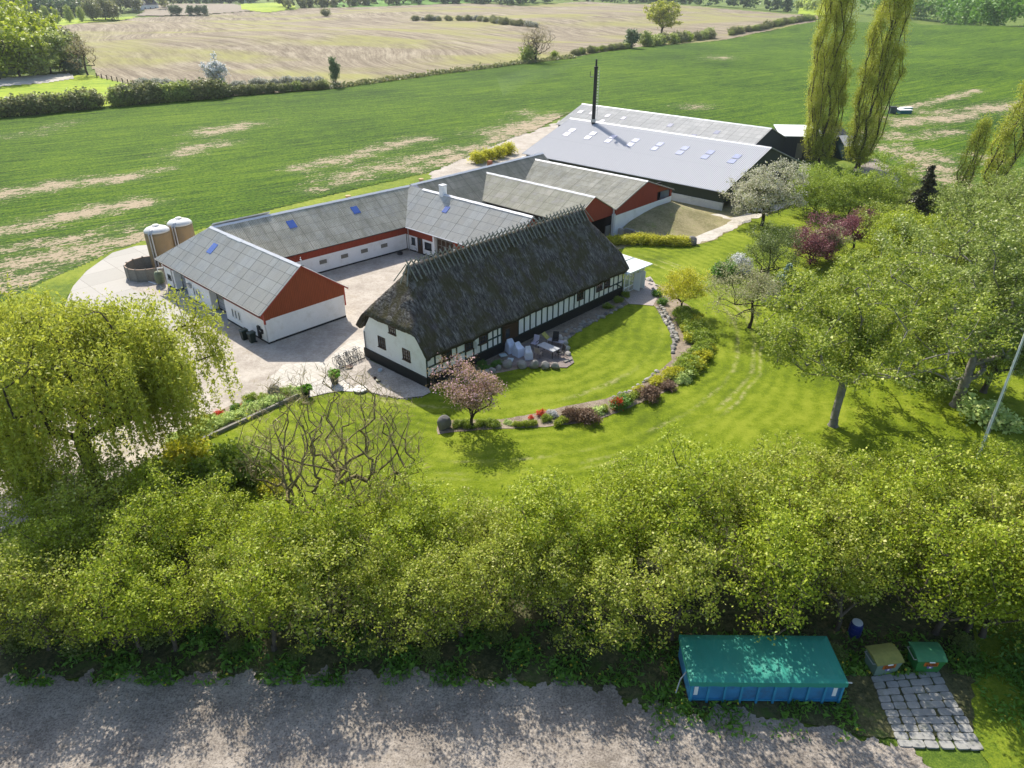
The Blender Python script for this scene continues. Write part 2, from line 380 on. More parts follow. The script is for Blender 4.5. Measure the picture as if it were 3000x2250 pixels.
M['road'] = gravel_mat('gravel_road', (0.17, 0.145, 0.12), (0.38, 0.33, 0.275), 11, patch=(0.25, 0.21, 0.16), dark=(0.12, 0.10, 0.085), bumpd=.05)
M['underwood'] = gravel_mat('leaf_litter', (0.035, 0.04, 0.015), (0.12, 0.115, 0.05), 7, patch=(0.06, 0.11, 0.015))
M['concrete'] = tile_mat('cast_concrete', (0.36, 0.34, 0.30), (0.43, 0.405, 0.36), (0.18, 0.165, 0.14), (4.0, 4.2), R(44), 0, 0.03, 0.35)
M['paving'] = tile_mat('paving_slabs', (0.44, 0.405, 0.35), (0.55, 0.51, 0.44), (0.27, 0.25, 0.19), (0.5, 0.5), R(44), 0, 0.02, 0.3)
M['patio'] = tile_mat('patio_bricks', (0.36, 0.30, 0.27), (0.46, 0.40, 0.36), (0.16, 0.13, 0.11), (0.28, 0.14), R(44), 0.5, 0.012, 0.35)
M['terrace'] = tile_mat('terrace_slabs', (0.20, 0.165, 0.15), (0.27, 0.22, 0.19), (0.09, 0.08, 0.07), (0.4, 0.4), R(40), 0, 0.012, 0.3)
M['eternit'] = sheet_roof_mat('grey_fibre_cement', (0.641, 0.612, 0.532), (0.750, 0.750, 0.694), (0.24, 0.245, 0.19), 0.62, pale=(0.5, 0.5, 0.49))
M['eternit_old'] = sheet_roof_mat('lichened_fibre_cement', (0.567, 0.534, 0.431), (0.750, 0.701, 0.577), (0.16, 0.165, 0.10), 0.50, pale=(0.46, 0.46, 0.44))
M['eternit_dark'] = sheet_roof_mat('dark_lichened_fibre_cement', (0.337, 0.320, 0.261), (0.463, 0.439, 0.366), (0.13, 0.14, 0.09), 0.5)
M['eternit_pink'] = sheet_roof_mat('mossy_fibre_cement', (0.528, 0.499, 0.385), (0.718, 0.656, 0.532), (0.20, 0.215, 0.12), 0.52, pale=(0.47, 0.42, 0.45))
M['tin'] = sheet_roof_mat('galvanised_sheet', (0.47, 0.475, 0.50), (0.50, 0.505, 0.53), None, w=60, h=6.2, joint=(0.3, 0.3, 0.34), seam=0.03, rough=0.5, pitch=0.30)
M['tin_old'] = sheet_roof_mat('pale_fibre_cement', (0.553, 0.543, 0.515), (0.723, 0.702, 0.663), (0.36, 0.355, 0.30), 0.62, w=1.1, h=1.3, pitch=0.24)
M['ridge'] = plain('ridge_capping', (0.62, 0.63, 0.65), 0.5, 0.1, 1.5)
M['whitewash'] = plain('whitewashed_brick', (0.80, 0.80, 0.79), 0.85, 0.06, 1.2, dirt=(0.60, 0.58, 0.53), bump=0.02)
M['white'] = plain('white_paint', (0.80, 0.81, 0.80), 0.5, 0.03, 4)
M['red'] = board_mat('red_boards', (0.27, 0.05, 0.026), 0.18)
M['rust'] = board_mat('rust_red_boards', (0.26, 0.062, 0.022), 0.18)
M['red_trim'] = plain('red_trim', (0.35, 0.05, 0.03), 0.6, 0.1, 3)
M['tar'] = plain('tarred_plinth', (0.016, 0.018, 0.018), 0.6, 0.3, 3)
M['timber'] = plain('green_black_timber', (0.012, 0.045, 0.04), 0.55, 0.25, 5)
M['brownwood'] = plain('dark_brown_wood', (0.065, 0.035, 0.02), 0.6, 0.25, 5)
M['greywood'] = plain('silver_grey_wood', (0.24, 0.225, 0.19), 0.85, 0.3, 6)
M['ridgewood'] = plain('weathered_oak', (0.27, 0.27, 0.22), 0.85, 0.35, 6)
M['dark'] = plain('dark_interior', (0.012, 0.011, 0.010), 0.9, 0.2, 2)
M['black'] = plain('black_metal', (0.015, 0.016, 0.018), 0.45, 0.2, 5)
M['steel'] = plain('galvanised_steel', (0.42, 0.43, 0.44), 0.4, 0.1, 5, metal=0.6)
M['grey_door'] = board_mat('grey_sectional_door', (0.32, 0.33, 0.34), 0.45, horiz=True)
M['greenwall'] = board_mat('dark_green_cladding', (0.035, 0.045, 0.03), 0.2)
M['slatewall'] = board_mat('dark_grey_cladding', (0.05, 0.055, 0.065), 0.2)
M['greywall'] = plain('grey_plaster', (0.42, 0.43, 0.44), 0.8, 0.1, 1.5)
M['rock'] = plain('field_stone', (0.33, 0.31, 0.27), 0.9, 0.35, 2.5, dirt=(0.2, 0.2, 0.13), bump=0.02)
M['rock_dark'] = plain('grey_granite', (0.19, 0.18, 0.17), 0.9, 0.35, 2.5, dirt=(0.11, 0.12, 0.08), bump=0.02)
M['rock_pale'] = plain('pale_granite', (0.46, 0.43, 0.38), 0.9, 0.3, 3, bump=0.02)
M['bark'] = plain('grey_brown_bark', (0.13, 0.105, 0.075), 0.95, 0.4, 4, bump=0.03)
M['bark_dark'] = plain('dark_bark', (0.07, 0.055, 0.04), 0.95, 0.4, 4, bump=0.03)
M['bark_green'] = plain('lichened_bark', (0.24, 0.20, 0.09), 0.95, 0.45, 3, dirt=(0.27, 0.25, 0.10), bump=0.03)
M['silo_top'] = plain('white_glass_fibre', (0.60, 0.60, 0.58), 0.6, 0.1, 2, dirt=(0.45, 0.4, 0.32))
M['silo'] = plain('yellowed_glass_fibre', (0.30, 0.21, 0.105), 0.65, 0.15, 1.5, dirt=(0.22, 0.19, 0.14))
M['thatch'] = thatch_mat()
def glass_mat(name, c, rough=0.08):
    t = NT(name); n = t.noise(t.pos(), 1.2, 2); return t.out(t.mix(n, mul(c, 0.6), mul(c, 1.4)), rough, 0.8)
M['glass'] = glass_mat('window_glass', (0.03, 0.04, 0.05)); M['rooflight'] = glass_mat('blue_rooflight', (0.035, 0.09, 0.33), 0.25)
M['rooflight_pale'] = glass_mat('pale_rooflight', (0.25, 0.28, 0.42), 0.35); M['rooflight_grey'] = glass_mat('grey_rooflight', (0.22, 0.23, 0.30), 0.3)

# ------------------------------------------------------------------ ground: one terrain, sheets of fields and surfaces a little above it
NT_, NQ = 250, 250
TH = np.linspace(-1.25, 1.25, NT_+1); QQ = np.linspace(math.log(13.0), math.log(3600.0), NQ+1)
def pxpoly(pts): return [at(*p) for p in pts]
def densify(poly, step, jit, seed):
    rg = np.random.default_rng(seed); out = []
    n = len(poly)
    for i in range(n):
        a = np.array(poly[i][:2]); b = np.array(poly[(i+1) % n][:2]); L = np.hypot(*(b-a))
        st = step*max(0.4, a[1]/60.0); k = max(1, int(L/st)); d = (b-a)/max(L, 1e-6); nn = np.array([-d[1], d[0]])
        for j in range(k):
            off = nn*rg.normal()*jit*max(0.4, a[1]/60.0) if j else 0
            out.append(a + (b-a)*j/k + off)
    return np.array(out)
def pip(px, py, poly):
    ins = np.zeros(px.shape, bool); n = len(poly)
    for i in range(n):
        x1, y1 = poly[i]; x2, y2 = poly[(i+1) % n]
        if y1 == y2: continue
        c = ((y1 > py) != (y2 > py)) & (px < (x2-x1)*(py-y1)/(y2-y1) + x1)
        ins ^= c
    return ins
def grid_sheet(name, mat, poly=None, lift=0.0, kind='structure', bare=None, sub=3):
    T, Q = np.meshgrid(TH, QQ); Y = np.exp(Q); X = T*Y
    lf = lambda x, y: hgt(x, y) + lift*(0.02 + 0.0009*np.maximum(y-60, 0))
    vs = []; fs = []
    if poly is None: full = np.ones((NQ, NT_), bool); part = ~full
    else:
        ins = pip(X, Y, poly)
        cnt = ins[:-1, :-1].astype(int) + ins[1:, :-1] + ins[:-1, 1:] + ins[1:, 1:]
        full = cnt == 4; part = (cnt > 0) & (cnt < 4)
    idx = -np.ones(X.shape, int); V = []
    use = np.zeros(X.shape, bool)
    for dy, dx in ((0, 0), (0, 1), (1, 0), (1, 1)):
        use[dy:NQ+dy, dx:NT_+dx] |= full
    idx[use] = np.arange(use.sum()); vx = X[use]; vy = Y[use]
    jj, ii = np.nonzero(full)
    F = np.stack([idx[jj, ii], idx[jj, ii+1], idx[jj+1, ii+1], idx[jj+1, ii]], 1)
    vx = list(vx); vy = list(vy); F = [tuple(f) for f in F.tolist()]
    for j, i in zip(*np.nonzero(part)):
        t = np.linspace(TH[i], TH[i+1], sub+1); q = np.linspace(QQ[j], QQ[j+1], sub+1)
        tt, qq = np.meshgrid(t, q); yy = np.exp(qq); xx = tt*yy
        cx = (xx[:-1, :-1]+xx[1:, 1:])/2; cy = (yy[:-1, :-1]+yy[1:, 1:])/2; k = pip(cx, cy, poly)
        b = len(vx); vx.extend(xx.ravel().tolist()); vy.extend(yy.ravel().tolist()); w = sub+1
        for a, c in zip(*np.nonzero(k)): F.append((b+a*w+c, b+a*w+c+1, b+(a+1)*w+c+1, b+(a+1)*w+c))
    vx = np.array(vx); vy = np.array(vy); vz = lf(vx, vy)
    me = bpy.data.meshes.new(name); me.from_pydata(np.stack([vx, vy, vz], 1).tolist(), [], F); me.update()
    me.polygons.foreach_set('use_smooth', [True]*len(me.polygons))
    if bare is not None:
        w = np.zeros(len(vx))
        for pts, wd, st in bare:
            P = [np.array(at(*p)[:2]) for p in pts]
            for a, b in zip(P[:-1], P[1:]):
                d = b-a; L2 = d@d; t = np.clip(((vx-a[0])*d[0] + (vy-a[1])*d[1])/L2, 0, 1)
                ds = np.hypot(vx-a[0]-d[0]*t, vy-a[1]-d[1]*t)
                w = np.maximum(w, st*np.exp(-(ds/(wd*2.0))**2))
        me.attributes.new('bare', 'FLOAT', 'POINT').data.foreach_set('value', w.astype(np.float32))
    o = link_mesh(name, me, mat); tag(o, kind=kind); return o
def flat_sheet(name, mat, pts, z, jit=0.05, step=0.5, seed=1, px=True, kind='structure', pre=None):
    poly = [at(*p)[:2] for p in pts] if px else pts
    if pre: poly = [tuple(q) for q in densify(poly, pre[0], pre[1], seed+50)]
    d = densify([(p[0], p[1]) for p in poly], step, jit, seed)
    vs = [Vector((p[0], p[1], z)) for p in d]
    tris = mgeo.tessellate_polygon([vs])
    me = bpy.data.meshes.new(name); me.from_pydata([tuple(v) for v in vs], [], [tuple(t) for t in tris]); me.update()
    bm = bmesh.new(); bm.from_mesh(me); bmesh.ops.recalc_face_normals(bm, faces=bm.faces)
    if sum(f.normal.z for f in bm.faces) < 0: bmesh.ops.reverse_faces(bm, faces=bm.faces)
    bm.to_mesh(me); bm.free()
    return tag(link_mesh(name, me, mat), kind=kind)

base = grid_sheet('ground', M['meadow'])
o = MB().add([(-6000, -3000, -1.2), (6000, -3000, -1.2), (6000, 9000, -1.2), (-6000, 9000, -1.2)], [(0, 1, 2, 3)]).build('terrain', M['meadow']); tag(o, kind='structure')
bound = [(-420, 385), (0, 342), (312, 312), (332, 312), (651, 285), (1000, 258), (1294, 217), (1524, 188), (1678, 170), (2000, 130), (2389, 66), (2633, 59), (3000, 84), (3500, 120)]
crop_px = bound + [(3500, 700), (3000, 640), (2820, 610), (2700, 560), (2640, 500), (2560, 455), (2470, 445), (2300, 415), (2200, 405), (1900, 345), (1700, 318), (1640, 345), (1600, 365), (1500, 405), (1400, 445), (1260, 505),
                   (1000, 565), (700, 640), (560, 680), (440, 700), (330, 735), (200, 795), (60, 860), (0, 890), (-420, 1000)]
bare = [([(0, 573), (176, 542), (373, 522)], 1.7, 1.0), ([(434, 502), (488, 495)], 1.0, .9), ([(610, 390), (692, 374)], 2.2, 1.0), ([(522, 454), (583, 429), (651, 423)], 1.8, .85),
        ([(0, 678), (68, 669)], 1.6, .9), ([(122, 652), (244, 624), (407, 597)], 1.7, 1.0), ([(0, 786), (203, 739), (407, 698)], 2.2, .85), ([(0, 735), (200, 700), (380, 665)], 1.3, .65), ([(0, 850), (140, 790), (280, 735)], 1.6, .75),
        ([(881, 495), (1031, 461), (1153, 427), (1234, 407)], 1.7, .85), ([(1000, 520), (1120, 490), (1220, 466), (1356, 436)], 2.0, .8), ([(1480, 392), (1560, 372), (1640, 345)], 3.4, 1.0), ([(1535, 333), (1560, 330)], 1.6, .8),
        ([(900, 560), (1080, 520)], 1.2, .6), ([(1200, 500), (1380, 450), (1460, 405)], 1.8, .75), ([(2673, 314), (2723, 303), (2768, 292), (2859, 267)], 1.2, .9), ([(2875, 322), (3060, 305)], 3.0, 1.0),
        ([(2575, 347), (2600, 348)], 2.0, .9), ([(2645, 356), (2740, 352), (2820, 338)], 2.6, 1.0), ([(2590, 318), (2650, 320)], 1.8, .8), ([(2720, 328), (2760, 330)], 2.0, .9), ([(2551, 389), (2606, 393)], 2.0, .9),
        ([(2633, 407), (2705, 402)], 1.6, .8), ([(2640, 372), (2655, 372)], 1.5, .8), ([(2760, 392), (2780, 388)], 2.0, .9), ([(2565, 432), (2655, 455), (2746, 497), (2800, 540)], 2.1, .85), ([(2600, 425), (2690, 440), (2790, 480)], 1.6, .7),
        ([(2640, 500), (2690, 540)], 1.8, .7), ([(2860, 460), (2900, 470)], 2.0, .7), ([(2030, 315), (2050, 313)], 2.0, .8), ([(2100, 172), (2115, 170)], 3.0, .8), ([(0, 402), (110, 395), (190, 360)], 1.6, .45), ([(700, 362), (800, 358)], 1.2, .5)]
poly = densify(pxpoly(crop_px), 2.5, 0.15, 3)
grid_sheet('crop_field', M['crop'], poly, 1.0, bare=bare)
grid_sheet('ploughed_field', M['plough'], densify(pxpoly([(45, 92), (253, 70), (393, 54), (497, 50), (700, 38), (1000, 24), (1180, 18), (1344, 11), (1533, 21), (1723, 7), (2000, 18), (2253, 38), (2395, 48), (2389, 66),
    (2000, 130), (1678, 170), (1524, 188), (1294, 217), (1000, 258), (651, 285), (500, 292), (393, 252), (289, 228), (262, 190), (240, 140), (150, 120)]), 2.5, 0.1, 4), 1.0)
grid_sheet('paddock_grass', M['far_grass'], densify(pxpoly([(-420, 360), (0, 342), (320, 312), (500, 292), (393, 252), (289, 226), (253, 221), (200, 225), (-100, 245), (-420, 262)]), 2.5, 0.1, 5), 1.0)
grid_sheet('sandy_field', M['track'], densify(pxpoly([(-200, 240), (0, 232), (90, 225), (205, 218), (222, 232), (130, 246), (0, 256), (-200, 270)]), 2.0, 0.15, 6), 1.6)
grid_sheet('orchard_grass', M['far_grass'], densify(pxpoly([(38, 90), (45, 62), (260, 56), (395, 50), (392, 56), (262, 67), (200, 76), (120, 84)]), 3, 0.05, 7), 1.0)
grid_sheet('far_bare_field', M['far_brown'], densify(pxpoly([(398, 48), (430, 20), (480, 14), (690, 14), (745, 32), (690, 38), (497, 48)]), 3, 0.05, 8), 1.2)
grid_sheet('far_green_field', M['far_grass'], densify(pxpoly([(705, 30), (710, 14), (830, 9), (872, 30), (780, 40)]), 3, 0.05, 9), 1.4)
grid_sheet('far_green_field', M['far_green'], densify(pxpoly([(960, 24), (1000, 2), (1400, -6), (1500, 2), (1400, 10), (1200, 18)]), 3, 0.05, 10), 1.0)
grid_sheet('far_green_field', M['far_grass'], densify(pxpoly([(2340, 44), (2345, 5), (2430, 2), (2470, 20), (2420, 50)]), 3, 0.05, 11), 1.4)

verge_in = [(0, 890), (60, 860), (200, 795), (330, 735), (440, 700), (560, 680), (700, 640), (1000, 565), (1260, 505)]
flat_sheet('grass_verge', M['grass_verge'], verge_in + [(1290, 520), (1200, 560), (1100, 640), (700, 760), (470, 750), (330, 745), (250, 800), (190, 880), (100, 960), (-60, 1060), (-200, 990)], 0.035, 0.1)
flat_sheet('field_road', M['yard'], [(1255, 512), (1330, 470), (1400, 438), (1500, 398), (1560, 388), (1640, 352), (1760, 400), (1800, 560), (1500, 640), (1350, 560), (1270, 540)], 0.045, 0.25)
flat_sheet('lawn', M['lawn'], [(-300, 1750), (-300, 1640), (147, 1500), (510, 1311), (685, 1242), (874, 1165), (960, 1152), (1010, 1145), (1060, 1146), (1120, 1163), (1180, 1171), (1240, 1165), (1262, 1130), (1500, 880), (1800, 720), (1850, 716), (2010, 723), (2090, 706),
    (2170, 655), (2250, 600), (2420, 610), (2560, 600), (2700, 640), (3400, 760), (3400, 1750)], 0.05, 0.06)
flat_sheet('yard', M['yard'], [(-300, 1620), (-300, 1350), (150, 1000), (300, 830), (467, 770), (565, 760), (900, 700), (1260, 600), (1900, 700), (1500, 850), (1260, 1000), (1100, 1040), (1075, 1060), (1010, 1110), (960, 1140), (880, 1170), (850, 1155), (790, 1150), (570, 1262), (500, 1316), (147, 1502), (-100, 1600)], 0.065, 0.08)
flat_sheet('earth_yard', M['earth'], [(1790, 735), (1640, 740), (1700, 640), (1935, 560), (2160, 590), (2290, 560), (2330, 600), (2200, 640), (2170, 662), (2090, 706), (2010, 723), (1950, 705), (1850, 722)], 0.075, 0.12)
flat_sheet('gravel_track', M['track'], [(1895, 692), (1960, 670), (2060, 632), (2110, 628), (2140, 640), (2185, 628), (2270, 585), (2400, 545), (2420, 560), (2290, 612), (2180, 655), (2100, 698), (2050, 716), (2010, 722), (1990, 702), (1940, 700)], 0.085, 0.16)
flat_sheet('gravel_track', M['road'], [(2540, 474), (2556, 464), (2600, 484), (2626, 515), (2650, 560), (2600, 560), (2560, 520), (2500, 500)], 0.085, 0.1, seed=4)
flat_sheet('concrete_apron', M['concrete'], [(195, 885), (215, 840), (255, 795), (330, 742), (400, 722), (447, 718), (475, 745), (440, 760), (412, 770), (388, 800), (372, 830), (390, 850), (440, 868), (480, 872), (510, 850), (600, 880), (700, 930), (668, 956), (625, 920), (565, 941), (467, 975), (300, 1010), (160, 1060)], 0.085, 0.01)
flat_sheet('paved_yard', M['paving'], [(790, 1106), (811, 1094), (831, 1069), (957, 1061), (986, 1032), (1022, 1000), (1070, 996), (1080, 1050), (1067, 1052), (982, 1086), (945, 1112), (895, 1133), (860, 1144), (828, 1134), (797, 1118)], 0.085, 0.03)
flat_sheet('pebble_strip', M['pebble'], [(858, 1145), (895, 1135), (945, 1113), (982, 1088), (998, 1095), (1010, 1120), (1036, 1138), (1035, 1150), (1000, 1148), (960, 1154), (925, 1162), (900, 1168), (872, 1166)], 0.095, 0.03)
flat_sheet('shingle_bed', M['shingle'], [(984, 1088), (1067, 1053), (1080, 1056), (1256, 1141), (1262, 1152), (1240, 1163), (1180, 1170), (1120, 1161), (1060, 1144), (1036, 1136), (1010, 1117)], 0.1, 0.03)
bed_in = [(1923, 836), (1914, 895), (1936, 925), (1961, 967), (1973, 1013), (1969, 1056), (1936, 1085), (1889, 1119), (1843, 1148), (1774, 1171), (1648, 1194), (1566, 1214), (1468, 1231), (1326, 1233), (1281, 1251)]
bed_out = [(1969, 836), (1986, 874), (2045, 920), (2073, 980), (2073, 1022), (2058, 1073), (2020, 1115), (1952, 1148), (1855, 1191), (1771, 1225), (1688, 1243), (1566, 1255), (1468, 1258), (1395, 1263), (1322, 1269), (1283, 1275)]
flat_sheet('crescent_bed', M['soil'], bed_in + bed_out[::-1], 0.08, 0.05)
flat_sheet('flower_bed', M['soil'], [(510, 1309), (685, 1240), (874, 1162), (866, 1145), (790, 1150), (685, 1187), (628, 1211), (583, 1240), (500, 1290)], 0.09, 0.06)
flat_sheet('house_bed', M['soil'], [(1256, 1140), (1500, 1015), (1820, 858), (1850, 880), (1840, 893), (1760, 935), (1697, 971), (1664, 996), (1640, 1015), (1560, 1075), (1440, 1098), (1385, 1092), (1290, 1136)], 0.08, 0.06)
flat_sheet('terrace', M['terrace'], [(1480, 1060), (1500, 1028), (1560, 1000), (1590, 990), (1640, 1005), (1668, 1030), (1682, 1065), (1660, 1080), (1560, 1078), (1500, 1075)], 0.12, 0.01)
flat_sheet('patio', M['patio'], [(1820, 851), (1838, 842), (1868, 824), (1905, 812), (1924, 840), (1929, 868), (1913, 898), (1880, 895), (1844, 893), (1822, 870)], 0.1, 0.01)
flat_sheet('gravel_road', M['road'], [(-400, 2010), (0, 1990), (600, 1975), (1300, 1970), (1700, 2010), (1950, 2075), (2300, 2105), (2560, 2160), (2700, 2230), (2760, 2400), (2400, 2600), (-600, 2600)], 0.07, 0.16, step=0.25, pre=(1.1, .75))
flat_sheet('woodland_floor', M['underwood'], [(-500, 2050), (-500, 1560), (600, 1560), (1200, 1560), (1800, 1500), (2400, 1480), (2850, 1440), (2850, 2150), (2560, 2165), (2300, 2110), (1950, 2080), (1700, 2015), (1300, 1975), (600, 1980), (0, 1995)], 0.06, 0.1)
flat_sheet('grass_strip', M['grass_verge'], [(2850, 1440), (3400, 1440), (3500, 2600), (2950, 2500), (2900, 2260), (2830, 2100), (2780, 1960), (2760, 1800)], 0.055, 0.15)
# tile pad in front of the skips: separate worn slabs
pc = [at(*p) for p in ((2548, 1985), (2745, 1964), (2888, 2202), (2630, 2192))]
mb = MB(); rg = random.Random(5); nx, ny = 6, 10
for i in range(nx):
    for j in range(ny):
        u0, u1 = (i+.03)/nx, (i+.97)/nx; v0, v1 = (j+.03)/ny, (j+.97)/ny
        q = [pc[0].lerp(pc[1], u).lerp(pc[3].lerp(pc[2], u), v) for u, v in ((u0, v0), (u1, v0), (u1, v1), (u0, v1))]
        c = sum(q, Vector())/4; a = rg.uniform(-.06, .06); pts = []; th_ = rg.uniform(-.05, .05); q = [c + Matrix.Rotation(th_, 3, 'Z') @ ((w_-c)*rg.uniform(.93, 1.02)) for w_ in q]
        for k in range(4):
            p0, p1, p2 = q[k-1], q[k], q[(k+1) % 4]
            pts += [p1.lerp(p0, .22), p1.lerp(c, .1), p1.lerp(p2, .22)]
        mb.slab([(p.x+a, p.y) for p in pts], 0.02, 0.10 + rg.uniform(0, .015))
tag(mb.build('slab_pad', plain('worn_slabs', (0.37, 0.36, 0.33), 0.9, 0.3, 2.5, bump=0.02, dirt=(.12, .14, .07))), kind='structure')

# ------------------------------------------------------------------ farm buildings
def az2rz(az): return math.pi/2 - R(az)
def corr_slope(name, parent, mat, x0, x1, half, he, hr, side, amp=0.028, pitch=0.177, hip0=0.0, hip1=0.0, thick=0.03, seg=4):
    """one slope of corrugated sheet; hip > 0 lets the eave run past the ridge end along a hip line"""
    xs = np.arange(x0 - max(hip0, 0), x1 + max(hip1, 0) + 1e-6, pitch/seg)
    n = len(xs); ph = 2*np.pi*(xs/pitch); dz = amp*np.cos(ph)
    tmin = np.zeros(n)
    if hip0 > 0: tmin = np.maximum(tmin, (x0 - xs)/hip0)
    if hip1 > 0: tmin = np.maximum(tmin, (xs - x1)/hip1)
    tmin = np.clip(tmin, 0, 0.995)
    rows = 5; L = math.hypot(half, hr-he); V = []; UV = []; F = []
    for r in range(rows+1):
        t = tmin + (1-tmin)*r/rows; y = side*half*t; z = hr - (hr-he)*t + dz
        for k in range(n): V.append((xs[k], y[k], z[k])); UV.append((xs[k], L*(1-t[k])))
    for r in range(rows):
        for k in range(n-1):
            a = r*n+k; q = (a, a+1, a+n+1, a+n); F.append(q[::-1] if side > 0 else q)
    nv = len(V); V += [(x, y, z-thick-amp) for x, y, z in V]; UV += UV
    for f in list(F): F.append(tuple(i+nv for i in reversed(f)))
    for k in range(n-1):
        a = rows*n+k; F.append((a, a+1, a+1+nv, a+nv))
    for r in range(rows):
        a = r*n; F.append((a, a+n, a+n+nv, a+nv)); a = r*n+n-1; F.append((a, a+n, a+n+nv, a+nv))
    mb = MB().add(V, F); return mb.build(name, mat, parent, uv=UV)
def ridge_cap(parent, x0, x1, z, w=0.22, mat=None, jog=0.0):
    mb = MB(); n = max(2, int((x1-x0)/1.1)); dx = (x1-x0)/n
    for i in range(n):
        a, b = x0+dx*i, x0+dx*(i+1)+0.04; h = 0.012*(i % 2)
        mb.prism([(-w, z-0.10+h), (0, z+0.06+h), (w, z-0.10+h), (w, z-0.13+h), (0, z+0.0+h), (-w, z-0.13+h)], a, b)
    return mb.build('ridge_cap', mat or M['ridge'], parent)
def gable_wall(name, parent, mat, x, halfw, z0, he_wall, hr, th=0.12, z_low=None, pit=None):
    return MB().prism([(-halfw, z0), (halfw, z0), (halfw, he_wall), (0, hr), (-halfw, he_wall)], x, x+th).build(name, mat, parent)
def window(parent, xc, yc, zc, w, h, face, frame, panes=(2, 3), depth=0.06, glassm=None, name='window', dir='y'):
    """frame with glazing bars; face = +1/-1 outward sign along y (or x when dir='x')"""
    mb = MB(); fw = 0.06
    def put(u0, u1, v0, v1, d0, d1, m):
        if dir == 'y': m.bb(xc+u0, xc+u1, yc+face*d0, yc+face*d1, zc+v0, zc+v1)
        else: m.bb(xc+face*d0, xc+face*d1, yc+u0, yc+u1, zc+v0, zc+v1)
    for u0, u1, v0, v1 in ((-w/2, -w/2+fw, -h/2, h/2), (w/2-fw, w/2, -h/2, h/2), (-w/2+fw, w/2-fw, h/2-fw, h/2), (-w/2+fw, w/2-fw, -h/2, -h/2+fw)): put(u0, u1, v0, v1, -0.02, depth, mb)
    for i in range(1, panes[0]):
        u = -w/2 + w*i/panes[0]; put(u-.02, u+.02, -h/2+fw, h/2-fw, 0.0, depth-.01, mb)
    for j in range(1, panes[1]):
        v = -h/2 + h*j/panes[1]; put(-w/2+fw, w/2-fw, v-.015, v+.015, 0.0, depth-.016, mb)
    o = mb.build(name, frame, parent)
    g = MB(); put(-w/2+.01, w/2-.01, -h/2+.01, h/2-.01, -0.01, 0.012, g); g.build('pane', glassm or M['glass'], o)
    s = MB(); put(-w/2-.05, w/2+.05, -h/2-.06, -h/2-.003, 0.0, depth+.06, s); s.build('sill', frame, o)
    return o
def vent(parent, xc, yc, zc, face):
    mb = MB().bb(xc-.45, xc+.45, yc, yc+face*.06, zc-.22, zc+.22)
    for k in range(4): mb.bb(xc-.40, xc+.40, yc+face*.06, yc+face*.09, zc-.18+k*.1, zc-.12+k*.1)
    return mb.build('vent', M['greywood'], parent)
def rooflight(parent, x0, x1, t0, t1, half, he, hr, side, mat, name='roof_window', lift=0.06):
    f = lambda t: (side*half*t, hr-(hr-he)*t+lift)
    (ya, za), (yb, zb) = f(t0), f(t1)
    o = MB().add([(x0, ya, za), (x1, ya, za), (x1, yb, zb), (x0, yb, zb)] + [(x0, ya, za-.1), (x1, ya, za-.1), (x1, yb, zb-.1), (x0, yb, zb-.1)],
        [(0, 1, 2, 3), (7, 6, 5, 4), (0, 4, 5, 1), (1, 5, 6, 2), (2, 6, 7, 3), (3, 7, 4, 0)]).build(name, mat, parent)
    return o
def gutter(parent, x0, x1, y, z, mat=None):
    MB().tube([(x0, y, z), (x1, y, z)], 0.065, 6).build('gutter', mat or M['steel'], parent)

# A: front barn whose red gable looks at the house
A = thing('barn', 'long white barn with red gable, grey ribbed roof and recessed garage doors facing the forecourt', 'barn', (-19.28, 62.26, 0), az2rz(-46.4), 'wings of the courtyard barn')
HA, WA, EA, RA = 4.71, 4.21, 3.09, 6.56
slA = (RA-EA)/HA; LA = 17.0
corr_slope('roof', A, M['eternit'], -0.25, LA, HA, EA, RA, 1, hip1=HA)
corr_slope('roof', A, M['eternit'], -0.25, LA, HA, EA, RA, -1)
ridge_cap(A, -0.3, LA, RA)
wz = RA - slA*WA - 0.1
mb = MB().bb(0, 0.3, -WA, WA, 0.25, 2.42); mb.bb(0.3, LA, -WA, -WA+.3, 0.25, 2.42); mb.bb(LA+WA-.3, LA+WA, -WA, WA-.75, 0.0, 2.4)
mb.build('wall', M['whitewash'], A)
MB().bb(-.01, LA-.02, -WA-.01, WA-.7, 0.0, 0.25).build('plinth', M['tar'], A)
blocks = [(-.0, 7.75), (10.8, 16.0), (18.8, 21.2)]
for x0, x1 in blocks:
    MB().bb(x0+.002, x1, WA-.68, WA, 0.22, 2.36).build('wall', M['whitewash'], A)
    MB().bb(x0-.01, x1-.02, WA-.66, WA+.03, 0.0, 0.22).build('plinth', M['tar'], A)
    MB().bb(x0-.02, x1+.02, WA-.5, WA+.06, 2.363, wz).build('weatherboard', M['red'], A)
for x0, x1, k in ((7.75, 10.8, 1), (16.0, 18.8, 0)):
    o = MB().bb(x0, x1, WA-.85, WA-.75, 0.05, 2.95).build('garage_door', M['grey_door'], A)
    if k:
        g = MB(); f = MB()
        for c in range(3):
            for r_ in range(2): g.bb(x0+.2+c*.92, x0+.98+c*.92, WA-.748, WA-.735, 1.35+r_*.62, 1.86+r_*.62)
        g.build('pane', plain('amber_pane', (0.30, 0.27, 0.17), 0.25, 0.25, 1.5), o)
    MB().bb(x0, x1, WA-1.0, WA-.86, 0, 3.0).build('lining', M['greywall'], A)
    MB().bb(x0, x1, WA-.7, WA+.25, 0.0, 0.09).build('threshold', plain('threshold_concrete', (0.42, 0.42, 0.41), 0.9), A)
gp = [(-WA-.02, 2.423), (WA+.06, 2.423), (WA+.06, RA-slA*(WA+.06)-.1), (0, RA-.1), (-WA-.02, RA-slA*(WA+.02)-.1)]
MB().prism(gp, -.05, .05).build('gable', M['rust'], A)
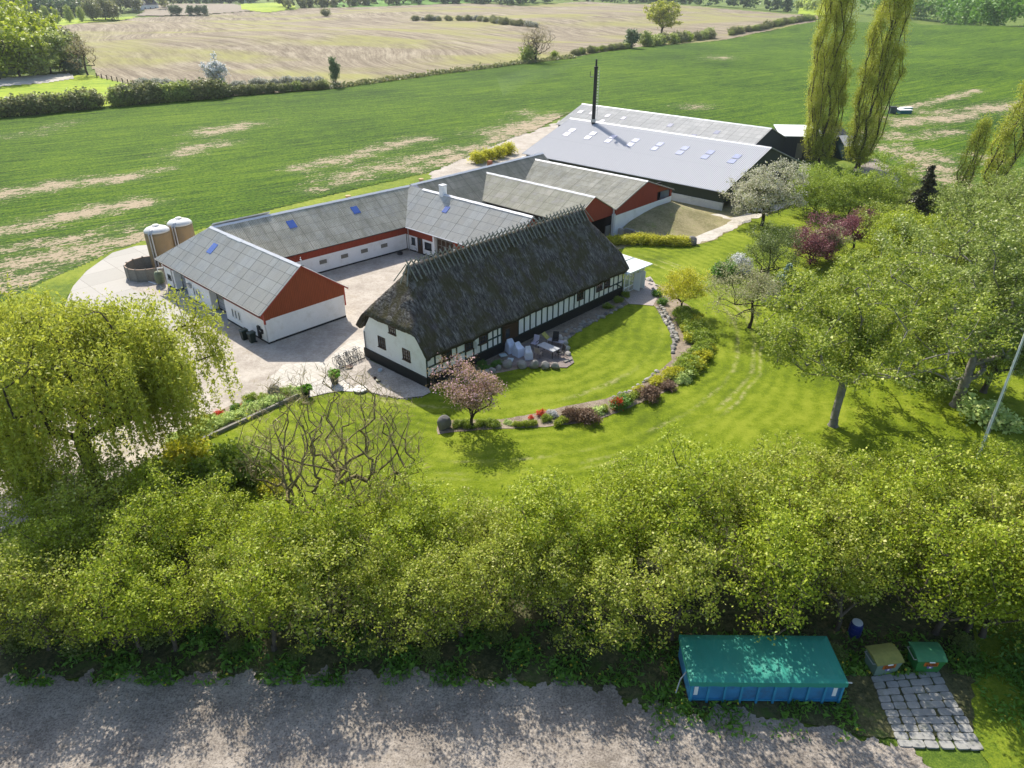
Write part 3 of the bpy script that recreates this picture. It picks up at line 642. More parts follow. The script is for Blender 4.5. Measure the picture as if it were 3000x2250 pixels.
MB().prism([(-HA+.05, EA-.16), (0, RA-.16), (HA-.05, EA-.16), (HA-.05, EA-.03), (0, RA-.03), (-HA+.05, EA-.03)], -.262, -.235).build('barge_board', M['red_trim'], A)
MB().bb(.02, LA, -WA-.03, -WA-.001, 2.423, wz).build('weatherboard', M['red'], A)
MB().bb(-.035, .16, WA-.04, WA+.075, 2.0, wz-.01).build('corner_board', M['red_trim'], A)
MB().bb(-.045, .02, -WA-.16, -WA-.03, 1.3, wz-.1).build('corner_board', M['red_trim'], A)
for xc in (5.0, 5.62, 6.24): window(A, xc, WA, 1.30, .40, .95, 1, M['white'], (1, 1))
for xc in (13.1, 13.7, 14.3): window(A, xc, WA, 1.25, .40, .95, 1, M['white'], (1, 1))
window(A, 20.1, WA, 1.3, .8, .55, 1, M['greywood'], (1, 1))
MB().bb(14.7, 15.3, WA, WA+.3, 1.75, 1.95).bb(14.75, 15.25, WA, WA+.2, 1.5, 1.74).build('wall_lamp', M['steel'], A)
rooflight(A, 13.3, 14.25, .26, .47, HA, EA, RA, 1, M['rooflight'])
rooflight(A, 10.3, 13.1, .0, .06, HA, EA, RA, 1, M['ridge'], 'ridge_flashing', .09)
gutter(A, -.2, LA+HA, HA+.05, EA-.05, M['black'])
MB().tube([(LA+2.2, WA+.08, EA-.1), (LA+2.2, WA+.08, .2)], .05).build('downpipe', M['steel'], A)
MB().tube([(-.2, -.1, RA), (-.2, -.1, RA+.75)], .03).box((-.2, -.1, RA+.5), (.25, .06, .06)).build('vane', M['ridge'], A)

# B: rear wing, B2: its continuation behind the courtyard
B = thing('barn', 'rear barn wing with white wall, small vents and long grey roof closing the courtyard', 'barn', (-31.6, 74.0, 0), az2rz(46.5), 'wings of the courtyard barn')
LB = 25.6; HB, WB, EB, RB = 4.7, 4.2, 3.1, 6.5; slB = (RB-EB)/HB
corr_slope('roof', B, M['eternit_old'], 0, LB, HB, EB, RB, -1)
corr_slope('roof', B, M['eternit_old'], 0, LB, HB, EB, RB, 1, hip0=HB)
ridge_cap(B, 0, LB, RB)
wzB = RB-slB*WB-.1
MB().bb(3.9, LB-3.9, -WB, -WB+.3, .22, 2.05).bb(-WB+.02, LB, WB-.3, WB, 0, 2.05).build('wall', M['whitewash'], B)
MB().bb(3.9, LB-3.9, -WB-.05, -WB+.2, 0, .22).build('plinth', M['tar'], B)
MB().bb(3.9, LB-3.8, -WB-.04, -WB+.05, 2.053, wzB).bb(-WB+.02, LB, WB-.05, WB+.04, 2.053, wzB).build('weatherboard', M['red'], B)
for x in (7.2, 10.1, 12.9, 15.6, 18.4): vent(B, x, -WB, 1.3, -1)
for x in (8.3, 16.6): rooflight(B, x-.45, x+.45, .24, .42, HB, EB, RB, -1, M['rooflight'])
rooflight(B, .3, 6.8, .02, .30, HB, EB+.6, RB+.25, 1, M['ridge'], 'ridge_flashing', .12)
gutter(B, 4.2, LB-3.9, -HB-.05, EB-.05, M['black'])
for x in (17.2,):
    MB().lathe([(.28, 0), (.28, .55), (.33, .58), (.33, .68), (.0, .72)], 12, (x, .8, RB-.6)).build('roof_vent', plain('ochre_vent', (.45, .3, .12), .7), B)
B2 = thing('barn', 'dark lichened rear barn wing joining the smaller red gabled barns', 'barn', (-13.2, 91.8, 0), az2rz(42.0), 'wings of the courtyard barn')
L2 = 26.6
corr_slope('roof', B2, M['eternit_dark'], -1.2, L2, HB, EB, RB-.03, -1); corr_slope('roof', B2, M['eternit_dark'], -.2, L2, HB, EB, RB-.03, 1)
ridge_cap(B2, .5, L2, RB-.03)
MB().bb(.5, L2-.2, -WB, WB, 0, 2.9).build('wall', M['whitewash'], B2)
MB().prism([(-WB, 2.9), (WB, 2.9), (WB, wzB), (0, RB-.15), (-WB, wzB)], L2-.3, L2-.1).build('gable', M['red'], B2)
for x in (2.9,): MB().lathe([(.28, 0), (.28, .55), (.33, .58), (.33, .68), (.0, .72)], 12, (x, .7, RB-.5)).build('roof_vent', plain('ochre_vent2', (.45, .3, .12), .7), B2)
rooflight(B2, -.6, 1.3, .02, .6, HB, EB, RB-.03, -1, M['tin'], 'zinc_flashing', .05)
MB().bb(16.1, 16.7, 1.0, 1.5, RB-.9, RB+.25).build('chimney', plain('brick_red', (.33, .13, .07), .85), B2)

# C: near wing with chimney, door and gate
C = thing('barn', 'middle barn wing with white chimney and blue rooflight, its door and gate facing the courtyard', 'barn', (2.1, 78.0, 0), az2rz(-47.9), 'wings of the courtyard barn')
LC = 20.6
corr_slope('roof', C, M['eternit'], -.25, LC, HB-.05, EB, RB, 1, amp=.034); corr_slope('roof', C, M['eternit'], -.25, LC, HB-.05, EB, RB, -1, amp=.034)
ridge_cap(C, -.3, LC-3, RB+.01, .26)
MB().bb(0, LC-3.6, -WB, -WB+.3, 0, 3.1).bb(0, .3, -WB+.3, WB-.3, 0, 3.1).bb(11.6, 16.4, WB-.3, WB, .2, 2.02).bb(.3, 8.2, WB-.3, WB, .2, 2.02).build('wall', M['whitewash'], C)
for x0, x1 in ((11.6, 16.3), (0, 8.2)): MB().bb(x0, x1, WB-.2, WB+.04, 0, .2).build('plinth', M['tar'], C)
for x0, x1 in ((11.59, 16.4), (-.02, 8.2)): MB().bb(x0, x1, WB-.1, WB+.05, 2.023, wzB).build('weatherboard', M['red'], C)
MB().bb(11.30, 11.58, WB-.3, WB+.12, 0, wzB).build('door_post', M['whitewash'], C)
MB().prism([(-WB, 3.103), (WB, 3.103), (0, RB-.12)], -.04, .08).build('gable', M['red'], C)
MB().prism([(-HB, EB-.14), (0, RB-.14), (HB, EB-.14), (HB, EB-.02), (0, RB-.02), (-HB, EB-.02)], -.27, -.24).build('barge_board', M['ridge'], C)
window(C, 15.2, WB, 1.38, .62, .85, 1, M['black'], (1, 1)); window(C, 12.55, WB, 1.32, 1.15, .85, 1, M['black'], (1, 1))
o = MB().bb(13.55, 14.4, WB, WB+.07, .12, 2.0).build('door', M['brownwood'], C); MB().bb(13.8, 14.15, WB+.07, WB+.09, 1.1, 1.75).build('pane', M['glass'], o)
gt = MB().bb(8.2, 11.3, WB-.42, WB-.34, .05, 2.95).build('gate', M['brownwood'], C)
g = MB()
for x in np.linspace(8.3, 11.2, 5): g.bb(x-.04, x+.04, WB-.34, WB-.28, .9, 2.5)
for z in (.94, 1.72, 2.46): g.bb(8.26, 11.24, WB-.339, WB-.285, z-.04, z+.04)
g.build('window_grid', M['greywood'], gt)
rooflight(C, 11.55, 12.3, .27, .43, HB, EB, RB, 1, M['rooflight'])
ch = MB().bb(13.75, 14.4, -.32, .36, RB-.6, RB+1.0).build('chimney', M['whitewash'], C); MB().bb(13.70, 14.45, -.37, .41, RB+1.0, RB+1.12).build('chimney_cap', M['ridge'], ch)
gutter(C, 0, LC-4.4, HB+.02, EB-.05, M['ridge'])
MB().tube([(16.0, WB+.1, EB), (16.0, WB+.1, .1)], .06).build('downpipe', M['steel'], C)
MB().tube([(14.6+.3*math.cos(a), WB+.35+.3*math.sin(a)*.5, .1+.02*k) for k, a in enumerate(np.linspace(0, 12, 30))], .025).build('hose', M['steel'], C)

# E and F: red gabled barns
Eb = thing('barn', 'low red gabled barn with mossy grey roof and open dark gateway behind the thatched house', 'barn', (10.1, 88.56, 0), az2rz(-46.6), 'red gabled barns')
HE, WE, EE, RE = 4.43, 4.13, 3.45, 5.9; slE = (RE-EE)/HE
corr_slope('roof', Eb, M['eternit_pink'], -.2, 19, HE, EE, RE, 1); corr_slope('roof', Eb, M['eternit_pink'], -.2, 19, HE, EE, RE, -1)
ridge_cap(Eb, -.25, 19, RE)
MB().prism([(-WE, 2.75), (WE, 2.75), (WE, RE-slE*WE-.1), (0, RE-.1), (-WE, RE-slE*WE-.1)], -.05, .07).build('gable', M['red'], Eb)
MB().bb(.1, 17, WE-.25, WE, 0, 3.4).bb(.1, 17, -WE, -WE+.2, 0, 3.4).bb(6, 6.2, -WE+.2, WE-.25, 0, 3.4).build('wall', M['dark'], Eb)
MB().bb(-.05, .2, WE-.5, WE, 0, 2.75).build('door_post', M['red'], Eb)
MB().bb(-.05, .1, -WE+.1, -WE+1.3, .0, 1.5).build('leaning_board', M['greywood'], Eb)
F = thing('barn', 'wide red gabled barn with white base wall and lichened roof beside the silver barn', 'barn', (17.77, 96.19, 0), az2rz(-47.3), 'red gabled barns')
HF, WF, EF, RF = 7.0, 6.73, 3.62, 6.0; slF = (RF-EF)/HF
corr_slope('roof', F, M['eternit_old'], -.25, 22, HF, EF, RF, 1); corr_slope('roof', F, M['eternit_old'], -.25, 22, HF, EF, RF, -1)
ridge_cap(F, -.3, 22, RF, .26)
MB().prism([(-WF, 2.73), (-1.2+.0, 2.73), (6.7, 2.73), (WF, RF-slF*WF-.1), (0, RF-.1), (-3.0, RF-slF*3-.1), (-3.0, 2.74), (-6.2, 2.74), (-6.2, RF-slF*6.2-.1), (-WF, RF-slF*WF-.1)], -.05, .07).build('gable', M['red'], F)
MB().prism([(-6.2, 3.9), (-3.0, 3.9), (-3.0, RF-slF*3-.1), (-6.2, RF-slF*6.2-.1)], -.05, .068).build('gable_board', M['rust'], F)
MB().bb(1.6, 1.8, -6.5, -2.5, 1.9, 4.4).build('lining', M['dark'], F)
MB().bb(-.06, .1, -WF, WF, 0, 2.72).bb(.1, 20, -WF, -WF+.25, 0, 3.5).bb(.1, 20, WF-.3, WF-.05, 0, 3.5).build('wall', M['whitewash'], F)
MB().bb(-.16, .2, WF+.05, WF+.38, 0, 3.0).build('door_post', M['ridge'], F)
MB().prism([(HF-.02, EF-.14), (HF-.02, EF-.02), (0, RF-.02), (-HF, EF-.02), (-HF, EF-.14), (0, RF-.14)], -.28, -.25).build('barge_board', M['greywood'], F)
# earth bank climbing to the loft gate, with its retaining blocks
mb = MB(); bk = [(5.6, 0.35), (4.5, .9), (3, 1.25), (0, 1.7), (-3, 2.0), (-6.6, 1.95), (-8.5, 1.2), (-11, 0)]
V = []; FF = []
for i, (y, z) in enumerate(bk):
    for k, (dx, kz) in enumerate(((-.07, 1), (-1.2, .98), (-2.6, .85), (-4.4, .5), (-6.5, .18), (-8.6, 0))):
        V.append((dx - .15*math.sin(i*1.7+k), y + .2*math.sin(k*2.1+i), max(z*kz, 0)+.02))
for i in range(len(bk)-1):
    for k in range(5): a = i*6+k; FF.append((a, a+1, a+7, a+6))
for k in range(5): pass
o = mb.add(V, FF).build('earth_bank', M['earth'], smooth=True); o.matrix_world = Matrix.Translation(F.location) @ Matrix.Rotation(az2rz(-47.3), 4, 'Z'); tag(o, kind='structure')
rw = thing('retaining_wall', 'rough concrete block wall holding the earth bank below the white gable', 'wall', F.location, az2rz(-47.3))
rg = random.Random(3)
for i in range(4): MB().bb(-1.1-i*1.25, -2.3-i*1.25, 5.5, 5.95, 0, 1.15-.12*i+rg.uniform(-.05, .05)).build('block', M['rock'], rw)
for i in range(2): MB().bb(-.1, -1.0, 5.55, 5.9, 0, .9).build('block', M['rock_pale'], rw) if i == 0 else None

# G: silver barn, H: far barn
Gb = thing('barn', 'large dark green barn with smooth silver roof and pairs of pale rooflights', 'barn', (38.86, 112.1, 0), az2rz(-46.67))
HG, WG, EG, RG = 13.0, 12.5, 2.85, 7.17; LG = 38.7
corr_slope('roof', Gb, M['tin'], -.3, LG, HG, EG, RG, 1, pitch=.30, amp=.03); corr_slope('roof', Gb, M['tin'], -.3, LG, HG, EG, RG, -1, pitch=.30, amp=.03)
ridge_cap(Gb, -.3, LG, RG, .3)
slG = (RG-EG)/HG
MB().bb(.02, LG-.5, WG-.2, WG, 1.2, 2.95).bb(.02, LG-.5, -WG, -WG+.2, 1.2, 2.95).build('cladding', M['greenwall'], Gb)
MB().bb(.0, LG-.5, WG-.25, WG+.06, 0, 1.2).bb(0, LG-.5, -WG-.06, -WG+.25, 0, 1.2).build('wall', plain('pale_concrete_wall', (.56, .56, .53), .9, .12, 1.2, dirt=(.33, .36, .3)), Gb)
for x in (0, LG-.62):
    MB().prism([(-WG+.2, 1.2), (WG-.21, 1.2), (WG-.21, 2.95), (0, RG-.12), (-WG+.2, 2.95)], x, x+.1).build('gable', M['greenwall'], Gb)
for x in (3.2, 7.7, 12.2, 16.9, 21.6, 26.2, 30.5, 35.2):
    for t0 in (.25, .36):
        rooflight(Gb, x-.55, x+.55, t0, t0+.085, HG, EG, RG, 1, M['rooflight_pale'] if x > 9 else M['rooflight'] if x < 0 else M['rooflight_pale'])
gutter(Gb, -.2, LG, HG+.05, EG-.04, M['steel'])
Hb = thing('barn', 'farthest barn with pale grey roof and scattered dark rooflights beyond the silver barn', 'barn', (40.06+8.38*.689, 127.17+8.38*.725, 0), az2rz(-46.47))
HH, EH, RH, LH = 8.6, 3.2, 6.32, 42.6
corr_slope('roof', Hb, M['tin_old'], -.2, LH, HH, EH, RH, 1, pitch=.24); corr_slope('roof', Hb, M['tin_old'], -.2, LH, HH, EH, RH, -1, pitch=.24)
ridge_cap(Hb, -.2, LH, RH, .3)
MB().bb(0, LH-.3, 7.9, 8.1, 0, 3.2).bb(0, LH-.3, -8.1, -7.9, 0, 3.2).build('wall', M['slatewall'], Hb)
for x in (0, LH-.4): MB().prism([(-8.1, 0), (8.1, 0), (8.1, 3.25), (0, RH-.12), (-8.1, 3.25)], x, x+.1).build('gable', M['slatewall'], Hb)
for x, t in ((40.5, .3), (37.6, .28), (33.5, .3), (29.5, .31), (29.8, .72), (22.8, .75), (18.5, .33), (33.2, .55), (8.5, .35), (12, .6)): rooflight(Hb, x-.5, x+.5, t, t+.13, HH, EH, RH, 1, M['rooflight_grey'])

def box_shed(name, label, cat, px, az, L, W, h0, h1, wall, roof, over=.25, ridge=False):
    o = thing(name, label, cat, at(*px, 0), az2rz(az))
    if ridge:
        MB().bb(0, L, -W/2, W/2, 0, h0).prism([(-W/2, h0), (W/2, h0), (0, h1)], 0.01, L-.01).build('wall', wall, o)
        s = (h1-h0)/(W/2)
        for sd_ in (-1, 1): MB().prism([(0, h1+.02), (sd_*(W/2+over), h0-s*over+.02), (sd_*(W/2+over), h0-s*over+.1), (0, h1+.1)], -over, L+over).build('roof', roof, o)
    else:
        MB().add([(0, -W/2, 0), (L, -W/2, 0), (L, W/2, 0), (0, W/2, 0), (0, -W/2, h0), (L, -W/2, h0), (L, W/2, h1), (0, W/2, h1)], [(3, 2, 1, 0), (4, 5, 6, 7), (0, 1, 5, 4), (1, 2, 6, 5), (2, 3, 7, 6), (3, 0, 4, 7)]).build('wall', wall, o)
        s = (h1-h0)/W
        MB().prism([(-W/2-over, h0-s*over+.01), (W/2+over, h1+s*over+.01), (W/2+over, h1+s*over+.12), (-W/2-over, h0-s*over+.12)], -over, L+over).build('roof', roof, o)
    return o
sh = box_shed('shed', 'lean-to shed with bright white roof and slatted opening at the end of the far barn', 'shed', (2268, 455), 96, 7.4, 6.5, 4.1, 4.9, M['slatewall'], M['white'])
mb = MB()
for k in range(9): mb.bb(4.6, 6.2, -3.42, -3.25, .5+k*.28, .62+k*.28)
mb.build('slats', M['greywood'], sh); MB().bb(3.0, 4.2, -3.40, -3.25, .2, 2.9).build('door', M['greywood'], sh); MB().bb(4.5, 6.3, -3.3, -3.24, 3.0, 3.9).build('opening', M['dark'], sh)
s2 = box_shed('shed', 'light grey walled shed with slate grey roof half hidden behind the tall poplar', 'shed', (2357, 458), 52, 9, 5, 3.6, 5.0, M['greywall'], M['slatewall'], ridge=True)
MB().bb(-.06, .0, -.4, .4, 1.8, 2.6).build('window', M['glass'], s2)
box_shed('shed', 'small teal hut with pale grey pitched roof between the two tall poplars', 'hut', (2448, 462), 80, 4.5, 4.5, 2.6, 3.9, plain('teal_boards', (.02, .06, .065), .7), plain('pale_felt_roof', (.45, .45, .47), .8), ridge=True)

# tall flue with ladder rungs, standing between the two big barns
p = Vector((15.2, 134.2, 0))
for _ in range(1):
    dep = p.y*CP + (CAMH-7)*SP; p.x = (1738-1500)/FPX*dep
fl = thing('chimney_stack', 'tall thin black flue with rungs rising between the silver barn and the far barn', 'chimney', p)
MB().lathe([(.36, 0), (.33, 6), (.30, 15.9), (.36, 16.0), (.36, 16.25), (.17, 16.3), (.15, 17.4)], 12).build('stack', M['black'], fl)
mb = MB()
for k in range(26): mb.bb(.30, .58, -.16, .16, 3.5+k*.48, 3.54+k*.48)
mb.bb(.6, .63, -.17, -.14, 3, 16.2).bb(.6, .63, .14, .17, 3, 16.2).build('ladder', M['steel'], fl)
MB().bb(-.95, -.4, -.3, .3, 14.6, 14.66).tube([(-.95, -.3, 14.6), (-.95, -.3, 15.5), (-.95, .3, 15.5), (-.95, .3, 14.6)], .025).build('platform', M['black'], fl)
MB().lathe([(.46, 0), (.46, .5)], 12, (0, 0, 7.2)).build('collar', M['steel'], fl)

# ------------------------------------------------------------------ the thatched house
T = thing('thatched_house', 'half-timbered farmhouse with dark mossy thatched roof and white end gable', 'house', (-6.89, 51.19, 0), az2rz(42.9))
TL, TW = 27.15, 8.23; ZR, ZE, OV = 8.75, 3.02, .48
hy = TW/2
def thz(x, y):
    k = (ZR-ZE)/(hy+OV); side = ZR - k*abs(y-hy)
    hip0 = 4.72 + (x+.35)*(ZR-4.72)/2.75; hip1 = 4.72 + (TL+.35-x)*(ZR-4.72)/2.75
    # soft minimum rounds the hip edges as thatch does
    v = np.array([side, hip0, hip1]); s = .16
    return float(-s*np.log(np.exp(-(v-v.min())/s).sum()) + v.min())
nxg, nyg = 150, 48; rng = np.random.default_rng(2)
X = np.linspace(-.4, TL+.4, nxg); Y = np.linspace(-OV, TW+OV, nyg)
V = []; UV = []; F = []
for j, y in enumerate(Y):
    for i, x in enumerate(X):
        z = thz(x, y)
        e = .05*math.sin(x*1.1+y)+.03*math.sin(x*3.7+y*2) + rng.normal()*.018
        V.append((x, y + (.04*math.sin(x*2.3) if j in (0, nyg-1) else 0), z + e)); UV.append((x, math.hypot(y-hy, 0)*1.7))
n = len(V)
for j in range(nyg-1):
    for i in range(nxg-1): a = j*nxg+i; F.append((a, a+1, a+nxg+1, a+nxg))
V += [(x*(1-.0)+(.25 if x < 0 else -.25 if x > TL else 0), y+(.16 if y < .2 else -.16 if y > TW-.2 else 0), z-.36) for x, y, z in V]; UV += [(u*1.0, v+20) for u, v in UV]
F += [tuple(k+n for k in reversed(f)) for f in F]
for i in range(nxg-1): F.append((i, i+n, i+1+n, i+1)); a = (nyg-1)*nxg+i; F.append((a, a+1, a+1+n, a+n))
for j in range(nyg-1): a = j*nxg; F.append((a, a+nxg, a+nxg+n, a+n)); a += nxg-1; F.append((a, a+n, a+nxg+n, a+nxg))
MB().add(V, F).build('thatch_roof', M['thatch'], T, smooth=True, uv=UV)
# straw ridge with crossed oak pegs
mb = MB(); V = []; F = []; xs = np.linspace(2.1, TL-2.1, 90); UVR = []
pr = [(-.95, -1.2), (-.6, -.62), (-.25, -.12), (0, .06), (.25, -.12), (.6, -.62), (.95, -1.2)]
for i, x in enumerate(xs):
    for y, z in pr: V.append((x, hy+y*(.72+.04*math.sin(x*4)), ZR+.12+z*.85+.03*math.sin(x*5+y*3))); UVR.append((x, y*3))
for i in range(len(xs)-1):
    for k in range(6): a = i*7+k; F.append((a, a+1, a+8, a+7))
F.append(tuple(range(6, -1, -1))); F.append(tuple((len(xs)-1)*7+k for k in range(7)))
MB().add(V, F).build('straw_ridge', M['thatch'], T, smooth=True, uv=UVR)
rg = random.Random(8)
NP = 44
for k in range(NP):
    x = 2.2 + (TL-4.4)*k/(NP-1); q = rg.uniform(-.05, .05); l = rg.uniform(.9, 1.1)
    mb = MB(); mb.beam((x+q, hy+.25, ZR+.60), (x-q, hy-.92*l, ZR-1.02*l+.16), .08, .09); mb.beam((x-q+.11, hy-.25, ZR+.60), (x+q+.11, hy+.90, ZR-.85), .08, .09)
    mb.build('ridge_peg', M['ridgewood'], T)
for sx, xx in ((1, 2.0), (-1, TL-2.0)):
    mb = MB()
    for q in (-.5, .0, .5): mb.beam((xx+sx*.1, hy+q*.3, ZR+.25), (xx-sx*.75, hy+q*1.7, ZR-1.15), .07, .08)
    mb.build('hip_peg', M['ridgewood'], T)
# walls
prof = [(0, .95), (TW, .95), (TW, 2.5), (TW-1.35, 4.5), (1.35, 4.5), (0, 2.6)]
MB().prism(prof, 0, .25).prism(prof, TL-.25, TL).bb(.25, TL-.25, .02, .25, .95, 2.6).bb(.25, TL-.25, TW-.25, TW, .95, 2.6).build('wall', M['whitewash'], T)
MB().bb(-.08, TL+.05, -.08, TW+.08, 0, .95).build('plinth', M['tar'], T)
mb = MB(); pw = .14
posts = [.07, 1.72, 2.54, 3.35, 4.36, 5.31, 6.17, 7.01, 7.68, 8.28, 8.75] + list(np.arange(10.95, 27.0, .808)) + [TL-.07]
for x in posts: mb.bb(x-pw/2, x+pw/2, -.025, .03, .953, 2.6)
mb.bb(.95-pw/2, .95+pw/2, -.025, .03, 1.86, 2.6)
mb.bb(0, 8.8, -.032, .03, 1.72, 1.86); mb.bb(24.7, TL, -.032, .03, 1.55, 1.68)
mb.beam((.25, -.0, 1.0), (1.62, -.0, 1.74), .05, .13); mb.beam((TL-.2, -.0, 1.0), (TL-1.15, -.0, 1.58), .05, .13)
mb.bb(0, 8.8, -.02, .03, .90, 1.02)
mb.bb(10.9, TL, -.02, .03, .90, 1.0)
mb.build('timber_frame', M['timber'], T)
MB().bb(8.85, 10.9, -.05, .1, .12, 2.6).build('door_recess', M['brownwood'], T)
d = MB().bb(9.0, 9.9, -.1, -.05, .2, 2.3).build('door', M['brownwood'], T); MB().bb(9.2, 9.7, -.112, -.1, 1.3, 2.1).build('pane', M['glass'], d)
for x in (2.28, 4.75, 6.45, 19.9, 23.0, 24.3): window(T, x, -.03, 2.15, .95, .75, -1, M['brownwood'], (3, 2), name='window')
MB().bb(5.2, 5.26, -.55, -.05, 1.8, 2.5).build('open_casement', M['white'], T)
for y, z in ((5.65, 2.28), (2.43, 2.2)): window(T, 0, y, z, .95, 1.0, -1, M['brownwood'], (3, 3), dir='x')
window(T, 0, 4.05, 3.98, .9, .78, -1, M['brownwood'], (3, 2), dir='x')
MB().tube([(-.1, 7.95, 2.6), (-.1, 7.95, .95)], .04).build('downpipe', M['black'], T)

# conservatory at the far end
cv = thing('conservatory', 'white glazed conservatory with flat pale roof at the far end of the thatched house', 'conservatory', at(1828, 868, 0), az2rz(42.9))
cx = 4.0; cy0, cy1 = 0.3, 6.5
rf = MB().add([(-.3, -.4, 2.55), (cx+.4, -.4, 2.45), (cx+.4, 7, 2.75), (-.3, 7, 2.85), (-.3, -.4, 2.65), (cx+.4, -.4, 2.55), (cx+.4, 7, 2.85), (-.3, 7, 2.95)], [(3, 2, 1, 0), (4, 5, 6, 7), (0, 1, 5, 4), (1, 2, 6, 5), (2, 3, 7, 6), (3, 0, 4, 7)]).build('roof', plain('pale_green_roof', (.62, .68, .66), .5, .04, 2), cv)
MB().bb(-.3, cx+.4, 1.98, 2.02, 2.7, 2.74).bb(-.3, cx+.4, 4.3, 4.34, 2.8, 2.84).build('roof_batten', M['timber'], rf)
mb = MB()
for x in (0.3, 1.2, 2.1, 3.0, 3.95): mb.bb(x-.05, x+.05, .25, .35, 0, 2.5)
for y in (1.8, 3.3, 4.8, 6.3): mb.bb(3.9, 4.0, y-.05, y+.05, 0, 2.6)
for z in (.12, .7, 2.05, 2.42): mb.bb(.3, 3.9, .26, .34, z-.04, z+.04); mb.bb(3.91, 3.99, .35, 6.3, z-.04, z+.04)
mb.build('frame', M['white'], cv)
gl = NT('clear_pane'); gl.b.inputs['Roughness'].default_value = .05; gl.b.inputs['Alpha'].default_value = .35; gl.b.inputs['Base Color'].default_value = (.5, .55, .55, 1)
MB().bb(.32, 3.88, .29, .31, .16, 2.4).bb(3.94, 3.96, .4, 6.3, .16, 2.4).build('glazing', gl.m, cv)
MB().bb(2.0, 2.06, -.55, .24, .15, 2.1).bb(2.9, 2.96, -.55, .24, .15, 2.1).build('open_door', M['white'], cv)

# ------------------------------------------------------------------ trees and plants
LM = {}
LM['spring'] = leaf_mat('spring_leaves', (0.15, 0.215, 0.012), (0.50, 0.58, 0.035), 0.38, third=(0.62, 0.64, 0.14), thirdf=0.08)
LM['olive'] = leaf_mat('olive_spring_leaves', (0.17, 0.22, 0.02), (0.50, 0.55, 0.06), 0.38, third=(0.62, 0.60, 0.2), thirdf=0.10)
LM['willow'] = leaf_mat('willow_leaves', (0.25, 0.29, 0.02), (0.54, 0.57, 0.075), 0.45)
LM['birch'] = leaf_mat('birch_leaves', (0.11, 0.17, 0.015), (0.42, 0.49, 0.045), 0.34, third=(0.58, 0.60, 0.18), thirdf=0.08)
LM['silvery'] = leaf_mat('silvery_leaves', (0.11, 0.165, 0.02), (0.42, 0.50, 0.10), 0.32, third=(0.60, 0.62, 0.32), thirdf=0.08)
LM['poplar'] = leaf_mat('poplar_leaves', (0.20, 0.24, 0.02), (0.54, 0.57, 0.06), 0.45, third=(0.62, 0.62, 0.18), thirdf=0.14)
LM['shrub'] = leaf_mat('shrub_leaves', (0.130, 0.217, 0.021), (0.400, 0.486, 0.044), 0.38)
LM['yellow'] = leaf_mat('golden_green_leaves', (0.347, 0.365, 0.021), (0.729, 0.694, 0.052), 0.4)
LM['dark'] = leaf_mat('dark_shrub_leaves', (0.078, 0.121, 0.026), (0.243, 0.299, 0.066), 0.25)
LM['deep'] = leaf_mat('deep_green_leaves', (0.062, 0.156, 0.025), (0.208, 0.395, 0.042), 0.3)
LM['conifer'] = leaf_mat('dark_conifer_needles', (0.024, 0.034, 0.013), (0.101, 0.092, 0.042), 0.1)
LM['blue'] = leaf_mat('blue_green_needles', (0.087, 0.156, 0.139), (0.296, 0.417, 0.347), 0.15)
LM['purple'] = leaf_mat('purple_leaves', (0.108, 0.032, 0.043), (0.343, 0.129, 0.143), 0.3)
LM['bronze'] = leaf_mat('bronze_leaves', (0.114, 0.064, 0.036), (0.272, 0.172, 0.100), 0.3)
LM['blossom'] = leaf_mat('white_blossom', (0.38, 0.38, 0.2), (0.80, 0.76, 0.68), 0.35, third=(0.20, 0.24, 0.03), thirdf=0.36)
LM['blossom2'] = leaf_mat('fading_blossom', (0.27, 0.27, 0.09), (0.64, 0.58, 0.42), 0.35, third=(0.20, 0.25, 0.04), thirdf=0.42)
LM['white'] = leaf_mat('pure_white_flowers', (0.550, 0.570, 0.550), (0.800, 0.800, 0.800), 0.25, third=(0.120, 0.170, 0.050), thirdf=0.12)
LM['pink'] = leaf_mat('pink_flowers_and_bronze_leaves', (0.247, 0.180, 0.076), (0.427, 0.323, 0.162), 0.35, third=(0.760, 0.475, 0.551), thirdf=0.33)
LM['red'] = leaf_mat('scarlet_flowers', (0.500, 0.030, 0.010), (0.800, 0.100, 0.020), 0.2)
LM['cream'] = leaf_mat('variegated_leaves', (0.278, 0.417, 0.104), (0.764, 0.850, 0.312), 0.3)
LM['far'] = leaf_mat('distant_leaves', (0.188, 0.251, 0.062), (0.502, 0.566, 0.136), 0.3)
LM['fargrey'] = leaf_mat('distant_bushes', (0.15, 0.17, 0.06), (0.33, 0.34, 0.13), 0.3)
LM['fardark'] = leaf_mat('distant_dark_trees', (0.078, 0.133, 0.066), (0.221, 0.299, 0.121), 0.2)
LM['twig'] = leaf_mat('bare_twigs', (0.226, 0.174, 0.087), (0.451, 0.382, 0.174), 0.2)

